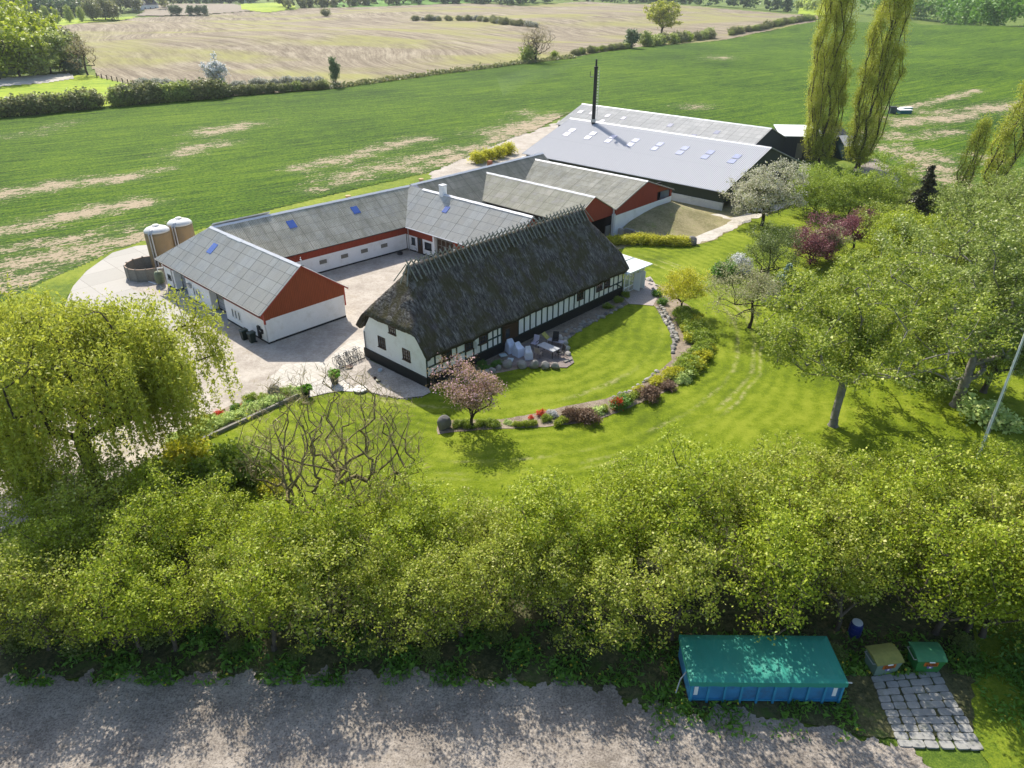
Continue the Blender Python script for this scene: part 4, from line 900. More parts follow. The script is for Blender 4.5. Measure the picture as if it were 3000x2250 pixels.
def leaves_obj(name, C, mat, size, seed, parent=None, elong=1.5, droop=0.0, flat=0.5, var=0.35):
    """one mesh of folded leaf blades around the given centres"""
    rng = np.random.default_rng(seed); n = len(C)
    nrm = rng.normal(size=(n, 3)); nrm[:, 2] = np.abs(nrm[:, 2]) + flat; nrm /= np.linalg.norm(nrm, axis=1)[:, None]
    a = rng.normal(size=(n, 3)); a[:, 2] -= droop; a -= nrm*(a*nrm).sum(1)[:, None]; a /= np.linalg.norm(a, axis=1)[:, None] + 1e-9
    b = np.cross(nrm, a); s = size*(1 + var*rng.normal(size=(n, 1))).clip(.35, 2)
    L = a*s*elong/2; W = b*s/2; up = nrm*s*0.16
    V = np.stack([C-L, C+W*1.0+up, C+L, C-W*1.0+up], 1).reshape(-1, 3)
    me = bpy.data.meshes.new(name); me.vertices.add(4*n); me.vertices.foreach_set('co', V.astype(np.float32).ravel())
    me.loops.add(4*n); me.loops.foreach_set('vertex_index', np.arange(4*n, dtype=np.int32))
    me.polygons.add(n); me.polygons.foreach_set('loop_start', np.arange(0, 4*n, 4, dtype=np.int32)); me.polygons.foreach_set('loop_total', np.full(n, 4, dtype=np.int32))
    me.update(calc_edges=True); me.validate()
    return link_mesh(name, me, mat, parent)

def skeleton(pts, base_h, seed, up=0.0, trunk_top=None, wob=0.12, seglen=0.55, lean=(0, 0), bendk=0.10):
    """joins every twig point to the nearest sensible point of the growing tree; returns nodes, parents, weights"""
    rng = np.random.default_rng(seed)
    P = [np.array([0., 0., 0.])]; par = [-1]
    top = trunk_top if trunk_top else base_h; k = max(3, int(top/0.6))
    ph = rng.uniform(0, 6, 2)
    for i in range(1, k+1):
        z = top*i/k; P.append(np.array([math.sin(z*.9+ph[0])*wob*min(z, 1.5) + lean[0]*z, math.cos(z*.7+ph[1])*wob*min(z, 1.5) + lean[1]*z, z])); par.append(i-1)
    order = np.argsort(np.linalg.norm(pts - np.array([0, 0, base_h]), axis=1)); tips = []
    for q in order:
        p = pts[q]; A = np.array(P); d = p - A; dist = np.linalg.norm(d, axis=1); hor = np.hypot(d[:, 0], d[:, 1])
        cost = dist + 2.5*np.maximum(0, up*hor - d[:, 2]) + np.where(A[:, 2] < base_h*.92, 50, 0)
        j = int(np.argmin(cost)); m = max(1, int(dist[j]/seglen)); a = A[j]; last = j
        bend = rng.normal(size=3)*bendk*dist[j]; bend[2] = abs(bend[2])*.5
        for i in range(1, m+1):
            t = i/m; P.append(a + (p-a)*t + bend*math.sin(math.pi*t)); par.append(last); last = len(P)-1
        tips.append(last)
    w = np.zeros(len(P)); w[tips] = 1
    for i in range(len(P)-1, 0, -1): w[par[i]] += w[i]
    return np.array(P), par, w
def wood_obj(name, P, par, w, r0, mat, parent, rmin=0.012, power=0.5, sides=5):
    r = np.maximum(r0*(w/w[0])**power, rmin); V = []; F = []; ring = {}
    def frame(d):
        q = Vector(d).to_track_quat('Z', 'Y'); return q
    for i in range(1, len(P)):
        a, b = P[par[i]], P[i]; d = b-a
        if np.linalg.norm(d) < 1e-6: continue
        q = frame(d); n = sides if r[i] > .03 else 3; ra = min(r[par[i]], r[i]*1.35); s = len(V)
        for c, rr in ((a, ra), (b, r[i])):
            for k in range(n):
                o = q @ Vector((rr*math.cos(2*math.pi*k/n), rr*math.sin(2*math.pi*k/n), 0)); V.append((c[0]+o.x, c[1]+o.y, c[2]+o.z))
        for k in range(n): F.append((s+k, s+(k+1) % n, s+n+(k+1) % n, s+n+k))
    # root flare
    s = len(V)
    for z, k_ in ((0.0, 1.55), (.25, 1.05), (.5, 1.0)):
        for k in range(8): V.append((r[0]*k_*math.cos(k*math.pi/4), r[0]*k_*math.sin(k*math.pi/4), z-.03))
    for j in range(2):
        for k in range(8): F.append((s+j*8+k, s+j*8+(k+1) % 8, s+j*8+8+(k+1) % 8, s+j*8+8+k))
    return MB().add(V, F).build(name, mat, parent, smooth=True)
def crown_pts(n, rng, c, r, shell=0.55, lump=0.18, zcut=-9):
    """points in an uneven ellipsoid: lobes push the outline in and out"""
    out = []; ph = rng.normal(size=(7, 3)); ph /= np.linalg.norm(ph, axis=1)[:, None]; am = rng.uniform(-1, 1, 7)
    while len(out) < n:
        d = rng.normal(size=3); d /= np.linalg.norm(d); k = 1 + lump*float((am*np.maximum(0, ph@d)**3).sum()*2)
        t = rng.uniform()**(shell/1.6+.05); p = np.array(c) + d*np.array(r)*t*k
        if p[2] > zcut: out.append(p)
    return np.array(out)
def spray(tips, per, sig, rng, up=0.15, tall=1.0):
    cnt = rng.poisson(per*rng.uniform(.35, 1.65, len(tips))); C = np.repeat(tips, cnt, 0)
    o = rng.normal(size=C.shape)*sig; o[:, 2] *= .75*tall; o[:, 2] += up*sig
    return C + o
def tree_parts(root, seed, H, rad, base_h, ntips, per, leaf, lm, bark, r0, sig=.38, up=.1, shell=.55, lump=.2, trunk_top=None, zc=None, droop=0, elong=1.5, flat=.4, lean=(0, 0), crown=True, power=.5, twigs=0, rz_=None):
    rng = np.random.default_rng(seed)
    zr = (H-base_h)/2; c = (lean[0]*H*.6, lean[1]*H*.6, zc if zc else base_h + zr*.98)
    pts = crown_pts(ntips, rng, c, (rad, rad, zr if rz_ is None else rz_), shell, lump, base_h*.75)
    P, par, w = skeleton(pts, base_h, seed, up, trunk_top, lean=lean)
    wood_obj('trunk', P, par, w, r0, bark, root, power=power)
    if crown:
        C = spray(pts, per, sig, rng)
        # leaves also follow the outer twigs
        thin = P[(w <= 2) & (w > 0)]
        if len(thin): C = np.concatenate([C, spray(thin, per*.25, sig*.7, rng)])
        return leaves_obj('crown', C, lm, leaf, seed, root, elong, droop, flat)

def place(base, px, H=None, rz=None, sc=1.0, label=None, group=None, z=None, world=None):
    p = Vector(world) if world else at(*px); return dup(base, p, rz, sc, label, group)

rgp = random.Random(77)
# ---- foreground belt: six grown forms, each copied with its own turn and size
belt = []
for k in range(6):
    r = thing('belt_tree', 'x', 'tree', (0, 0, 0), 0, 'leafy young trees packed in the foreground belt')
    tree_parts(r, 100+k, 7.3, 2.25, 1.3, 180, 40, .086, LM['spring'] if k % 3 else LM['olive'], M['bark'], .13, sig=.26, up=.55, shell=.7, lump=.3, trunk_top=3.2, flat=.25)
    belt.append(r)
rows = []
xs = np.arange(-25.5, 27, 2.35)
for i, x in enumerate(xs):
    for j, y in enumerate((25.6, 28.0, 30.4)):
        xx = x + rgp.uniform(-.7, .7) + (1.0 if j % 2 else 0); yy = y + rgp.uniform(-.7, .7)
        lim = (30.5 if xx > -1 else 29.6)
        if xx < -11: yy -= .8
        if 9.5 < xx < 18.5 and yy < 25.9: yy = 26.0 + rgp.uniform(0, .5)
        if 17.0 < xx < 20.8 and j == 0: continue
        if j == 2 and -15 < xx < -6.5: continue
        if 5.5 < xx < 15.5 and ((j == 0 and i % 2) or (j == 1 and i % 3 == 0)): continue
        s = (.98 if xx > 6 else .9 if xx > -2 else .80 if xx > -10 else .86)*rgp.uniform(.88, 1.1)
        if j == 2 and xx > 8: s *= 1.08
        rows.append((xx, yy, s))
for i, x in enumerate(np.arange(6, 30, 2.4)):   # a fourth row where the belt widens to the right
    rows.append((x + rgp.uniform(-.6, .6), 32.6 + (x-6)*.08 + rgp.uniform(-.5, .5), rgp.uniform(.72, .9)))
rows += [(23.8, 25.6, .95), (26.3, 24.4, 1.0), (25.2, 27.6, 1.0), (28.3, 26.5, 1.0)]
first = set()
for i, (x, y, s) in enumerate(rows):
    k = i % 6 if rgp.random() < .5 else rgp.randrange(6); b = belt[k]; rz = rgp.uniform(0, 6.28); sc = (s*rgp.uniform(.95, 1.15), s*rgp.uniform(.95, 1.15), s)
    row = 'front' if y < 26.9 else 'middle' if y < 29.2 else 'back' if y < 31.6 else 'rearmost'
    sec = ('below the willow' if x < -16 else 'below the bare tree' if x < -7.5 else 'below the pink magnolia' if x < .5 else 'left of the skip' if x < 7.5 else 'above the skip' if x < 15.5 else 'above the waste containers' if x < 21 else 'below the flagpole')
    lab = ('olive green' if k % 3 == 0 else 'light green') + ' young tree in the ' + row + ' row of the foreground belt, ' + sec; grp = row + ' row of the belt, ' + sec
    if k in first: dup(b, (x, y, 0), rz, sc, lab, grp)
    else: first.add(k); b.location = (x, y, 0); b.rotation_euler = (0, 0, rz); b.scale = sc; b['label'] = lab; b['group'] = grp
# low scrub on the lit edge of the belt
def bush(name, seed, H, rad, n, per, leaf, lm, sig=.22, flat=.4, stems=True, lump=.22, elong=1.5, bark='bark'):
    r = thing(name, 'x', 'bush'); rng = np.random.default_rng(seed)
    pts = crown_pts(n, rng, (0, 0, H*.46), (rad, rad, H*.5), .8, lump, .03)
    if stems:
        P, par, w = skeleton(pts, .08, seed, .5, .12); wood_obj('stem', P, par, w, .035+.012*H, M[bark], r, power=.35, rmin=.008)
    leaves_obj('foliage', spray(pts, per, sig, rng), lm, leaf, seed, r, elong, 0, flat)
    return r
def use(b, px=None, rz=0.0, sc=1.0, label=None, cat=None, group=None, world=None, fresh=[]):
    """first call places the source itself, later calls place copies"""
    p = Vector(world) if world is not None else at(*px)
    if b.name in fresh: o = dup(b, p, rz, sc)
    else: fresh.append(b.name); o = b; o.location = p; o.rotation_euler = (0, 0, rz); o.scale = sc if hasattr(sc, '__len__') else (sc,)*3
    if label: o['label'] = label
    if cat: o['category'] = cat
    if group: o['group'] = group
    elif 'group' in o: del o['group']
    return o
scrub = bush('undergrowth_bush', 301, 1.3, .95, 50, 30, .09, LM['dark'], bark='bark_dark')
for i in range(15):
    x = -24 + i*3.3 + rgp.uniform(-.6, .6); y = rgp.uniform(24.0, 25.6) if x < 8.6 else rgp.uniform(24.2, 25.4) if x < 17 else rgp.uniform(23.5, 25.5)
    if -2 < x < 8 and rgp.random() < .3: continue
    use(scrub, world=(x, y, 0), rz=rgp.uniform(0, 6), sc=rgp.uniform(.4, .95), label='low green bush in the shade under the foreground tree belt', group='bushes under the foreground belt')
# meadow flowers and tall grass at the road edge
rng = np.random.default_rng(5); n = 42000
gx = rng.uniform(-24, 27, n); gy = rng.uniform(22.6, 26.5, n) - np.where(gx > 6, 1.0, 0)*rng.uniform(.3, 3.0, n)
keep = np.array([math.sin(a*.9+b*2.1) + math.sin(a*2.3-b) + rng.normal()*.8 > (.6 if a < 6 else -.2) for a, b in zip(gx, gy)])
ok = ~((gx > 8.0) & (gx < 15.3) & (gy > 21.7) & (gy < 24.3)) & ~((gx > 15.5) & (gx < 21.8) & (gy > 18.6) & (gy < 23.2))
g = keep & ok; Cg = np.stack([gx[g], gy[g], rng.uniform(.05, .28, g.sum())], 1)
o = leaves_obj('tall_grass', Cg, LM['deep'], .10, 9, None, 2.6, 0, -.2); tag(o, kind='stuff')
yl = Cg[::70] + np.array([0, 0, .15]); o = leaves_obj('yellow_wildflowers', yl, leaf_mat('yellow_petals', (.6, .45, .02), (.75, .6, .05), .2), .085, 10, None, 1, 0, 1); tag(o, kind='stuff')

# ---- named trees
wl = thing('willow_tree', 'large yellow green weeping willow hanging over the forecourt at the left edge', 'tree', (-26.0, 36.4, 0)); wl.scale = (1.08, 1.12, 1.16)
rng = np.random.default_rng(11)
pts = np.concatenate([crown_pts(260, rng, (-.6, 1.2, 8.3), (6.4, 6.0, 3.6), .55, .25, 4.5), crown_pts(60, rng, (2.5, 3.6, 7.8), (3.0, 3.0, 2.4), .6, .3, 4.5)])
P, par, w = skeleton(pts, 3.2, 11, .25, 4.0); wood_obj('trunk', P, par, w, .42, M['bark_dark'], wl, power=.5)
out = pts[(np.hypot(pts[:, 0], pts[:, 1]) > 3.0)]
C = [spray(pts, 150, .40, rng)]
for p in out:
    for s_ in range(9):
        L = rng.uniform(1.0, 5.0); m = int(L*17); t = rng.uniform(0, 1, m)[:, None]; o_ = rng.normal(size=3)*.5
        d = np.array([p[0], p[1], 0])/math.hypot(p[0], p[1])*.3
        C.append(p + o_ + t*np.array([d[0], d[1], -L]) + rng.normal(size=(m, 3))*.07)
C = np.concatenate(C); C = C[C[:, 2] > .5]
leaves_obj('crown', C, LM['willow'], .075, 12, wl, 2.4, 1.2, .1)

bt = thing('bare_tree', 'bare many branched tree with lichened limbs standing on the lawn edge left of centre', 'tree', at(985, 1560, 0))
rng = np.random.default_rng(21)
pts = crown_pts(620, rng, (.2, .3, 4.9), (5.4, 5.0, 3.9), .5, .2, 1.6); pts = pts[pts[:, 2] > 1.3 + .36*np.hypot(pts[:, 0], pts[:, 1])]
P, par, w = skeleton(pts, 1.3, 21, .75, 1.5, seglen=.5, bendk=.05); wood_obj('trunk', P, par, w, .34, M['bark_green'], bt, power=.5, rmin=.009); bt.scale = (1.08, 1.08, 1.12)
tw = []
thin = P[(w <= 1) & (w > 0)]
mb = MB()
for p in thin[::1]:
    for _ in range(4):
        d = rng.normal(size=3)*.36; d[2] = abs(d[2]); q = p + d; mb.tube([p, (p+q)/2 + rng.normal(size=3)*.04, q], [.011, .008, .005], 3)
mb.build('twigs', M['bark_green'], bt)
leaves_obj('fine_twigs', spray(thin, 13, .30, rng), LM['twig'], .026, 22, bt, 15, -1.2, -.3)

mg = thing('magnolia_tree', 'small pink flowering magnolia on the bed beside the round boulder', 'tree', at(1383, 1257, 0)); mg.scale = (.98, .98, 1.0)
rng = np.random.default_rng(31)
pts = crown_pts(150, rng, (0, 0, 3.25), (2.25, 2.25, 1.45), .75, .3, 1.5); pts = pts[pts[:, 2] > 1.5 + .35*np.hypot(pts[:, 0], pts[:, 1])*0]
P, par, w = skeleton(pts, .7, 31, .8, .9); wood_obj('trunk', P, par, w, .13, M['bark_dark'], mg, power=.5)
leaves_obj('crown', spray(pts, 60, .24, rng), LM['pink'], .085, 32, mg, 1.3, 0, .3)

br = thing('birch_tree', 'tall leafy birch with pale leaning trunk on the open lawn right of the flower bed', 'tree', at(2440, 1248, 0), R(20))
M['birch_bark'] = plain('birch_bark', (0.30, 0.275, 0.235), .9, .45, 2.5, dirt=(.07, .06, .05), bump=.02)
tree_parts(br, 41, 12.6, 5.8, 3.4, 430, 92, .105, LM['birch'], M['birch_bark'], .30, sig=.29, up=.15, shell=.75, lump=.35, trunk_top=8.5, lean=(.01, .01), droop=.4)
bb = thing('birch_tree', 'very large pale green birch filling the right edge behind the flagpole', 'tree', at(2800, 1190, 0), R(80))
tree_parts(bb, 43, 15.5, 6.2, 2.6, 520, 108, .108, LM['silvery'], M['birch_bark'], .38, sig=.33, up=.15, shell=.72, lump=.35, trunk_top=9, droop=.3)
# mass of garden trees on the right
big = [((2900, 1010), 13.5, 5.2, 'silvery', 'tall silvery green tree at the right edge above the flagpole'), ((2740, 930), 10.5, 4.4, 'birch', 'round leafy tree right of the lawn birch, its crown touching it'),
       ((2620, 830), 9.5, 4.0, 'spring', 'fresh green tree between the purple maples and the large birches'), ((2960, 800), 11, 5.0, 'silvery', 'broad pale tree below the two leaning poplars at the right edge'),
       ((2800, 740), 8.5, 4.2, 'silvery', 'pale green tree right of the dark conifer'), ((2490, 930), 6.8, 3.1, 'birch', 'low spreading tree behind the lawn birch and left of the big crowns')]
for i, (px, H, rd, lm, lab) in enumerate(big):
    t_ = thing('garden_tree', lab, 'tree', at(*px, 0), rgp.uniform(0, 6))
    tree_parts(t_, 50+i, H, rd, 1.6, 260, 85, .11, LM[lm], M['bark'], .24, sig=.32, up=.3, shell=.7, lump=.35, trunk_top=H*.5)
fill = [((2680, 1080), 7.5, 3.6, 'birch', 'leafy tree between the lawn birch and the very large birch'), ((2880, 1150), 9.5, 4.3, 'silvery', 'dense pale tree directly left of the flagpole'),
        ((3010, 960), 14, 5.0, 'birch', 'tall green tree cut by the right edge beside the flagpole top'), ((2700, 700), 7.0, 3.8, 'silvery', 'pale green tree right of the dark conifer at the field edge'), ((2960, 680), 8.0, 4.2, 'silvery', 'pale tree at the foot of the leaning poplar'),
        ((3080, 800), 10.0, 4.5, 'silvery', 'tree partly outside the right edge below the leaning poplar'), ((2600, 760), 6.0, 3.4, 'birch', 'fresh green tree right of the larger purple maple')]
for i, (px, H, rd, lm, lab) in enumerate(fill):
    t_ = thing('garden_tree', lab, 'tree', at(*px, 0), rgp.uniform(0, 6))
    tree_parts(t_, 150+i, H, rd, .9, 230, 85, .11, LM[lm], M['bark'], .22, sig=.32, up=.35, shell=.75, lump=.35, trunk_top=H*.45)
mids = [((2480, 655), 8.0, 5.4, 'shrub', 'broad bushy green tree at the foot of the tall poplars'), ((2385, 628), 7.0, 4.4, 'shrub', 'rounded green bush between the white cherry and the poplars'),
        ((2590, 650), 8.0, 4.8, 'shrub', 'rounded green tree left of the dark conifer'), ((2420, 760), 3.9, 2.5, 'blossom2', 'pale green shrub growing between the two purple maples'),
        ((2245, 810), 6.3, 3.3, 'dark', 'dark olive green tree at the lawn edge above the white rhododendron'), ((2195, 962), 6.2, 3.5, 'blossom2', 'small tree with fading pale blossom standing alone on the lawn'),
        ((1992, 912), 4.7, 2.3, 'yellow', 'small yellow green multi stemmed tree on the crescent bed'), ((2330, 890), 4.2, 2.3, 'birch', 'light green bushy tree beside the blue green conifer')]
for i, (px, H, rd, lm, lab) in enumerate(mids):
    t_ = thing('garden_tree', lab, 'tree', at(*px, 0), rgp.uniform(0, 6))
    lo = i in (5,); sm = i in (6,)
    tree_parts(t_, 70+i, H, rd, 1.9 if lo else .9 if sm else .35, (260 if i < 3 else 140) if i != 6 else 150, 78 if not sm else 62, .10 if i < 4 else .08, LM[lm], M['bark_dark'], .15 if rd > 2.4 else .10, sig=.33 if rd > 2.4 else .24, up=.35, shell=.75, lump=.3, trunk_top=H*.45 if not sm else 1.0)
ck = thing('cherry_tree', 'wide white blossoming cherry at the corner of the silver barn', 'tree', at(2232, 662, 0))
tree_parts(ck, 91, 7.6, 4.7, 1.5, 240, 85, .12, LM['blossom'], M['bark_dark'], .24, sig=.36, up=.3, shell=.75, lump=.35, trunk_top=3)
for i, (px, H, rd, lab) in enumerate((((2372, 775), 4.8, 2.9, 'dark purple leaved maple nearest the olive green tree'), ((2500, 730), 5.2, 3.2, 'larger purple leaved maple behind the pale green shrub'))):
    t_ = thing('maple_tree', lab, 'tree', at(*px, 0)); tree_parts(t_, 95+i, H, rd, .5, 160, 70, .09, LM['purple'], M['bark_dark'], .13, sig=.3, up=.3, shell=.8, lump=.3, trunk_top=2)

def conifer(name, label, px, H, rd, lm, seed, leaf=.12, n=2600, sag=.5):
    o = thing(name, label, 'conifer', at(*px, 0)); rng = np.random.default_rng(seed)
    MB().tube([(0, 0, 0), (0, 0, H*.97)], [.16, .03], 6).build('trunk', M['bark_dark'], o)
    C = []
    for k in range(170):
        z = H*(.06+.92*rng.uniform()**1.15); r_ = rd*(1-(z/H)**1.3)*rng.uniform(.75, 1.12)+.1; a = rng.uniform(0, 6.28); m = int(n/60*(.4+r_/rd))
        t = rng.uniform(.15, 1, m)[:, None]; d = np.array([math.cos(a), math.sin(a), 0])*r_
        C.append(np.array([0, 0, z]) + d*t + np.array([0, 0, -1])*(t**2)*sag*r_*.5 + rng.normal(size=(m, 3))*.13*np.array([1, 1, .6]))
    leaves_obj('crown', np.concatenate(C), LM[lm], leaf, seed, o, 2.0, .5, .3); return o
conifer('conifer', 'dark brownish conifer with drooping branches between the garden trees', (2672, 705), 9.5, 2.9, 'conifer', 61, .15, 4200)
conifer('spruce', 'low blue green spruce behind the fading blossom tree', (2292, 882), 4.0, 2.4, 'blue', 62, .09, 3600)

def poplar(label, px, H, rd, seed, r0=.45, n=420, per=230, leaf=.105, lean=(0, 0), sig=.38):
    o = thing('poplar_tree', label, 'tree', at(*px, 0)); rng = np.random.default_rng(seed); pts = []
    for k in range(n):
        z = H*(.05+.94*rng.uniform()); prof_ = math.sin(math.pi*min(1, max(0, (z/H)*.86+.10)))**.55; a = rng.uniform(0, 6.28)
        rr = rd*prof_*rng.uniform()**.4*(1+.14*math.sin(3*a+z*.15)+.08*math.sin(z*1.3)); pts.append((rr*math.cos(a)+lean[0]*z, rr*math.sin(a)+lean[1]*z, z))
    pts = np.array(pts); P, par, w = skeleton(pts, .8, seed, 2.6, H*.9, seglen=1.0, lean=lean, bendk=.02); wood_obj('trunk', P, par, w, r0, M['bark_dark'], o, power=.48, rmin=.012)
    leaves_obj('crown', spray(pts, per, sig, rng, tall=2.0), LM['poplar'], leaf, seed, o, 1.3, 0, .1); return o
poplar('left one of the two towering poplars cut off by the top of the photo', (2395, 482), 33, 3.2, 81, n=560, lean=(-.075, 0))
poplar('right one of the two towering poplars, with dark limbs showing through its crown', (2512, 492), 34, 3.15, 82, n=500)
poplar('slender leaning poplar cut by the right edge of the photo', (2895, 560), 17, 2.4, 83, .3, 220, 90, .13, lean=(.12, 0))
poplar('short slim poplar left of the leaning one, above the garden trees', (2812, 560), 10.5, 1.5, 84, .2, 120, 80, .12, lean=(.08, 0))

# ---- shrubs of the garden
bs = {k: bush('shrub', 310+i, *a) for i, (k, a) in enumerate({
    'round': (1.0, .7, 60, 46, .07, LM['deep'], .14), 'bronze': (1.1, .85, 70, 46, .07, LM['bronze'], .15), 'lime': (.7, .7, 55, 42, .07, LM['yellow'], .13),
    'cream': (.5, .6, 45, 42, .075, LM['cream'], .12), 'green': (.8, .75, 60, 44, .07, LM['shrub'], .15), 'redf': (.6, .4, 30, 26, .06, LM['red'], .12), 'white': (1.9, 1.35, 110, 60, .09, LM['white'], .18), 'spiky': (.7, .45, 36, 34, .07, LM['spring'], .12)}.items())}
for k in bs: bs[k].name = {'round': 'shrub', 'bronze': 'barberry_bush', 'lime': 'golden_shrub', 'cream': 'hosta_plant', 'green': 'shrub', 'redf': 'tulip_clump', 'white': 'rhododendron_bush', 'spiky': 'iris_clump'}[k]
use(bs['white'], (2168, 800), 0, 1, 'round rhododendron covered in pure white flowers at the lawn edge', 'rhododendron')
use(bs['round'], (2118, 812), 1, 1.9, 'dark green rounded shrub left of the white rhododendron', 'shrub')
cb = 'plants of the crescent bed'
use(bs['bronze'], (1905, 1165), 1, (1.3, 1.1, 1.0), 'brown leaved barberry nearest the stone edging of the crescent bed', 'barberry')
use(bs['bronze'], (1718, 1232), 2, (1.25, 1.0, 1.0), 'largest bronze barberry, left of the bright scarlet flowers', 'barberry')
use(bs['bronze'], (1668, 1228), 3, (.9, .8, .95), 'smaller bronze barberry left of the largest one', 'barberry')
use(bs['bronze'], (1952, 1140), 4, (.9, .9, .6), 'low brown barberry at the corner of the crescent bed', 'barberry')
use(bs['round'], (1815, 1193), 1, (1.2, 1, .9), 'dark green shrub with scarlet flowers in the crescent bed', 'shrub')
use(bs['redf'], (1808, 1198), 0, (1.0, .8, 1.5), 'scarlet flowers over the dark green shrub', 'flowers')
use(bs['redf'], (1585, 1218), 1, .8, 'small clump of red tulips left of the barberries', 'flowers')
use(bs['redf'], (1555, 1228), 2, .5, 'tiny red tulip clump beside the iris row', 'flowers')
for i, (u, v) in enumerate(((1340, 1250), (1362, 1248), (1375, 1255), (1410, 1248), (1432, 1246), (1450, 1249))): use(bs['green'], (u, v), i, .62, 'low dark green perennial clump under the pink magnolia', 'perennial', 'green clumps under the magnolia')
for i, u in enumerate(range(1515, 1575, 12)): use(bs['spiky'], (u, 1250-(u-1515)*.05), i, .62, 'upright green iris clump in the row right of the magnolia', 'iris', 'iris row')
for i, (u, v) in enumerate(((1650, 1238), (1635, 1247), (1770, 1205), (1860, 1165))): use(bs['spiky'], (u, v), i, .75, ['pale green perennial just left of the bronze barberries', 'yellow green perennial at the front edge of the bed by the barberries', 'pale green perennial right of the largest barberry', 'pale perennial below the grey edging stones'][i], 'perennial')
rgb = random.Random(9)
for i, (u, v, kk, s, lab) in enumerate(((1600, 1232, 'green', .6, 'low green plant between the two small tulip clumps'), (1620, 1222, 'white', .28, 'tiny white flowered plant right of the red tulips'), (1745, 1212, 'cream', .9, 'pale leaved plant behind the largest barberry'), (1838, 1180, 'green', .9, 'grey green plant right of the scarlet flowers'),
    (1488, 1243, 'cream', .5, 'small pale plant right of the magnolia clumps'), (1700, 1215, 'lime', .6, 'yellow green plant behind the barberries'), (1870, 1150, 'lime', .8, 'yellow green plant by the pale border stones'), (1925, 1128, 'lime', 1.0, 'spreading yellow plant above the low brown barberry'))): use(bs[kk], (u, v), i, s, lab, 'bed plant')
for i in range(54):
    t_ = i/53; u = 2005 + 48*math.sin(t_*2.6) - 70*max(0, t_-.62)*2 + rgb.uniform(-22, 22); v = 915 + t_*200
    kk = rgb.choice(['lime', 'green', 'cream', 'lime', 'round', 'green'])
    lab = {'lime': 'yellow green spreading plant in the broad end of the crescent bed', 'green': 'mid green cushion plant in the broad end of the crescent bed', 'cream': 'pale leaved ground plant in the broad end of the crescent bed', 'round': 'dark green cushion plant in the broad end of the crescent bed'}[kk]
    use(bs[kk], (u, v), i, rgb.uniform(.9, 1.4) if kk != 'round' else .7, lab, 'bed plant', {'lime': 'yellow green bed plants', 'green': 'mid green bed plants', 'cream': 'pale bed plants', 'round': 'dark green bed plants'}[kk])
for i in range(18):
    t_ = i/17; u = 520 + (860-520)*t_ + rgb.uniform(-6, 6); v = 1294 + (1152-1294)*t_ + rgb.uniform(-3, 6)
    use(bs['cream'], (u, v), i, rgb.uniform(.8, 1.1), 'variegated pale leaf plant along the timber edging of the forecourt bed', 'hosta', 'variegated edging plants')
for i, (u, v, kk, s, lab) in enumerate(((645, 1222, 'redf', .9, 'red leaved clump at the upper edge of the forecourt bed'), (705, 1198, 'redf', .6, 'small rusty red clump in the forecourt bed'), (690, 1202, 'round', .55, 'dark cushion plant beside the rusty red clump'),
    (730, 1196, 'round', .6, 'dark cushion plant in the middle of the forecourt bed'), (738, 1176, 'green', .8, 'taller bushy plant at the gravel side of the forecourt bed'), (770, 1180, 'green', .7, 'green clump left of the forecourt boulder'), (830, 1160, 'green', .8, 'leafy clump right of the forecourt boulder'),
    (592, 1240, 'lime', .8, 'yellow green clump at the lower end of the forecourt bed'), (622, 1232, 'green', .6, 'green cushion by the red leaved clump'), (770, 1166, 'green', .5, 'small green tuft behind the forecourt bed'))):
    use(bs[kk], (u, v), i, s, lab, 'bed plant')
for i, (u, v) in enumerate(((1420, 1082), (1455, 1070), (1345, 1110), (1405, 1066))): use(bs['round'], (u, v), i, (.8, .6, .4), 'creeping dark green plant among the shaded stones by the house wall', 'perennial', 'shaded plants by the house')
for i, (u, v) in enumerate(((1810, 885), (1830, 870), (1780, 905))): use(bs['green'], (u, v), i, .7, 'grey green perennial in the shaded bed near the patio', 'perennial', 'plants near the patio')
for i, (u, v) in enumerate(((1925, 868), (1940, 892), (1985, 925), (2005, 935))): use(bs['round'], (u, v), i, .75, ['dark shrub at the patio end of the rock edging', 'green mound right of the patio', 'dark shrub at the foot of the yellow green tree', 'shrub shaded by the yellow green tree'][i], 'shrub')
hd = bush('hedge_shrub', 330, 1.4, 1.0, 80, 48, .09, LM['yellow'], .2)
for i in range(11): use(hd, (1792+i*21, 716-math.sin(i*.5)*2), i, (1, 1, rgb.uniform(.8, 1.0)), 'yellow green feathery shrub in the low hedge below the earth bank', 'shrub', 'low hedge below the earth bank')
for i, (u, v) in enumerate(((1400, 478), (1430, 470), (1460, 462), (1488, 452))): use(hd, (u, v), i, 1.6, 'yellow green clipped bush beside the field road behind the rear barn', 'bush', 'bushes beside the field road')
# plants of the lower garden seen between belt and lawn
for i, (u, v, kk, s, lab) in enumerate(((690, 1390, 'green', 2.6, 'blue green rounded bush on the lawn edge left of the bare tree'), (760, 1400, 'green', 1.9, 'greyish brown bush beside the blue green bush'), (560, 1360, 'lime', 2.4, 'yellow green open bush under the willow branches'),
    (800, 1440, 'lime', 1.2, 'small bright yellow green bush near the bare tree'), (2880, 1235, 'cream', 2.6, 'pale silvery shrub left of the flagpole'), (2960, 1290, 'dark', 2.6, 'x'), (620, 1440, 'green', 2.6, 'green bush in front of the willow'), (480, 1440, 'spiky', 3.4, 'leafy green bush below the long timber edging'))):
    if kk == 'dark': continue
    use(bs[kk], (u, v), i, s, lab, 'bush')

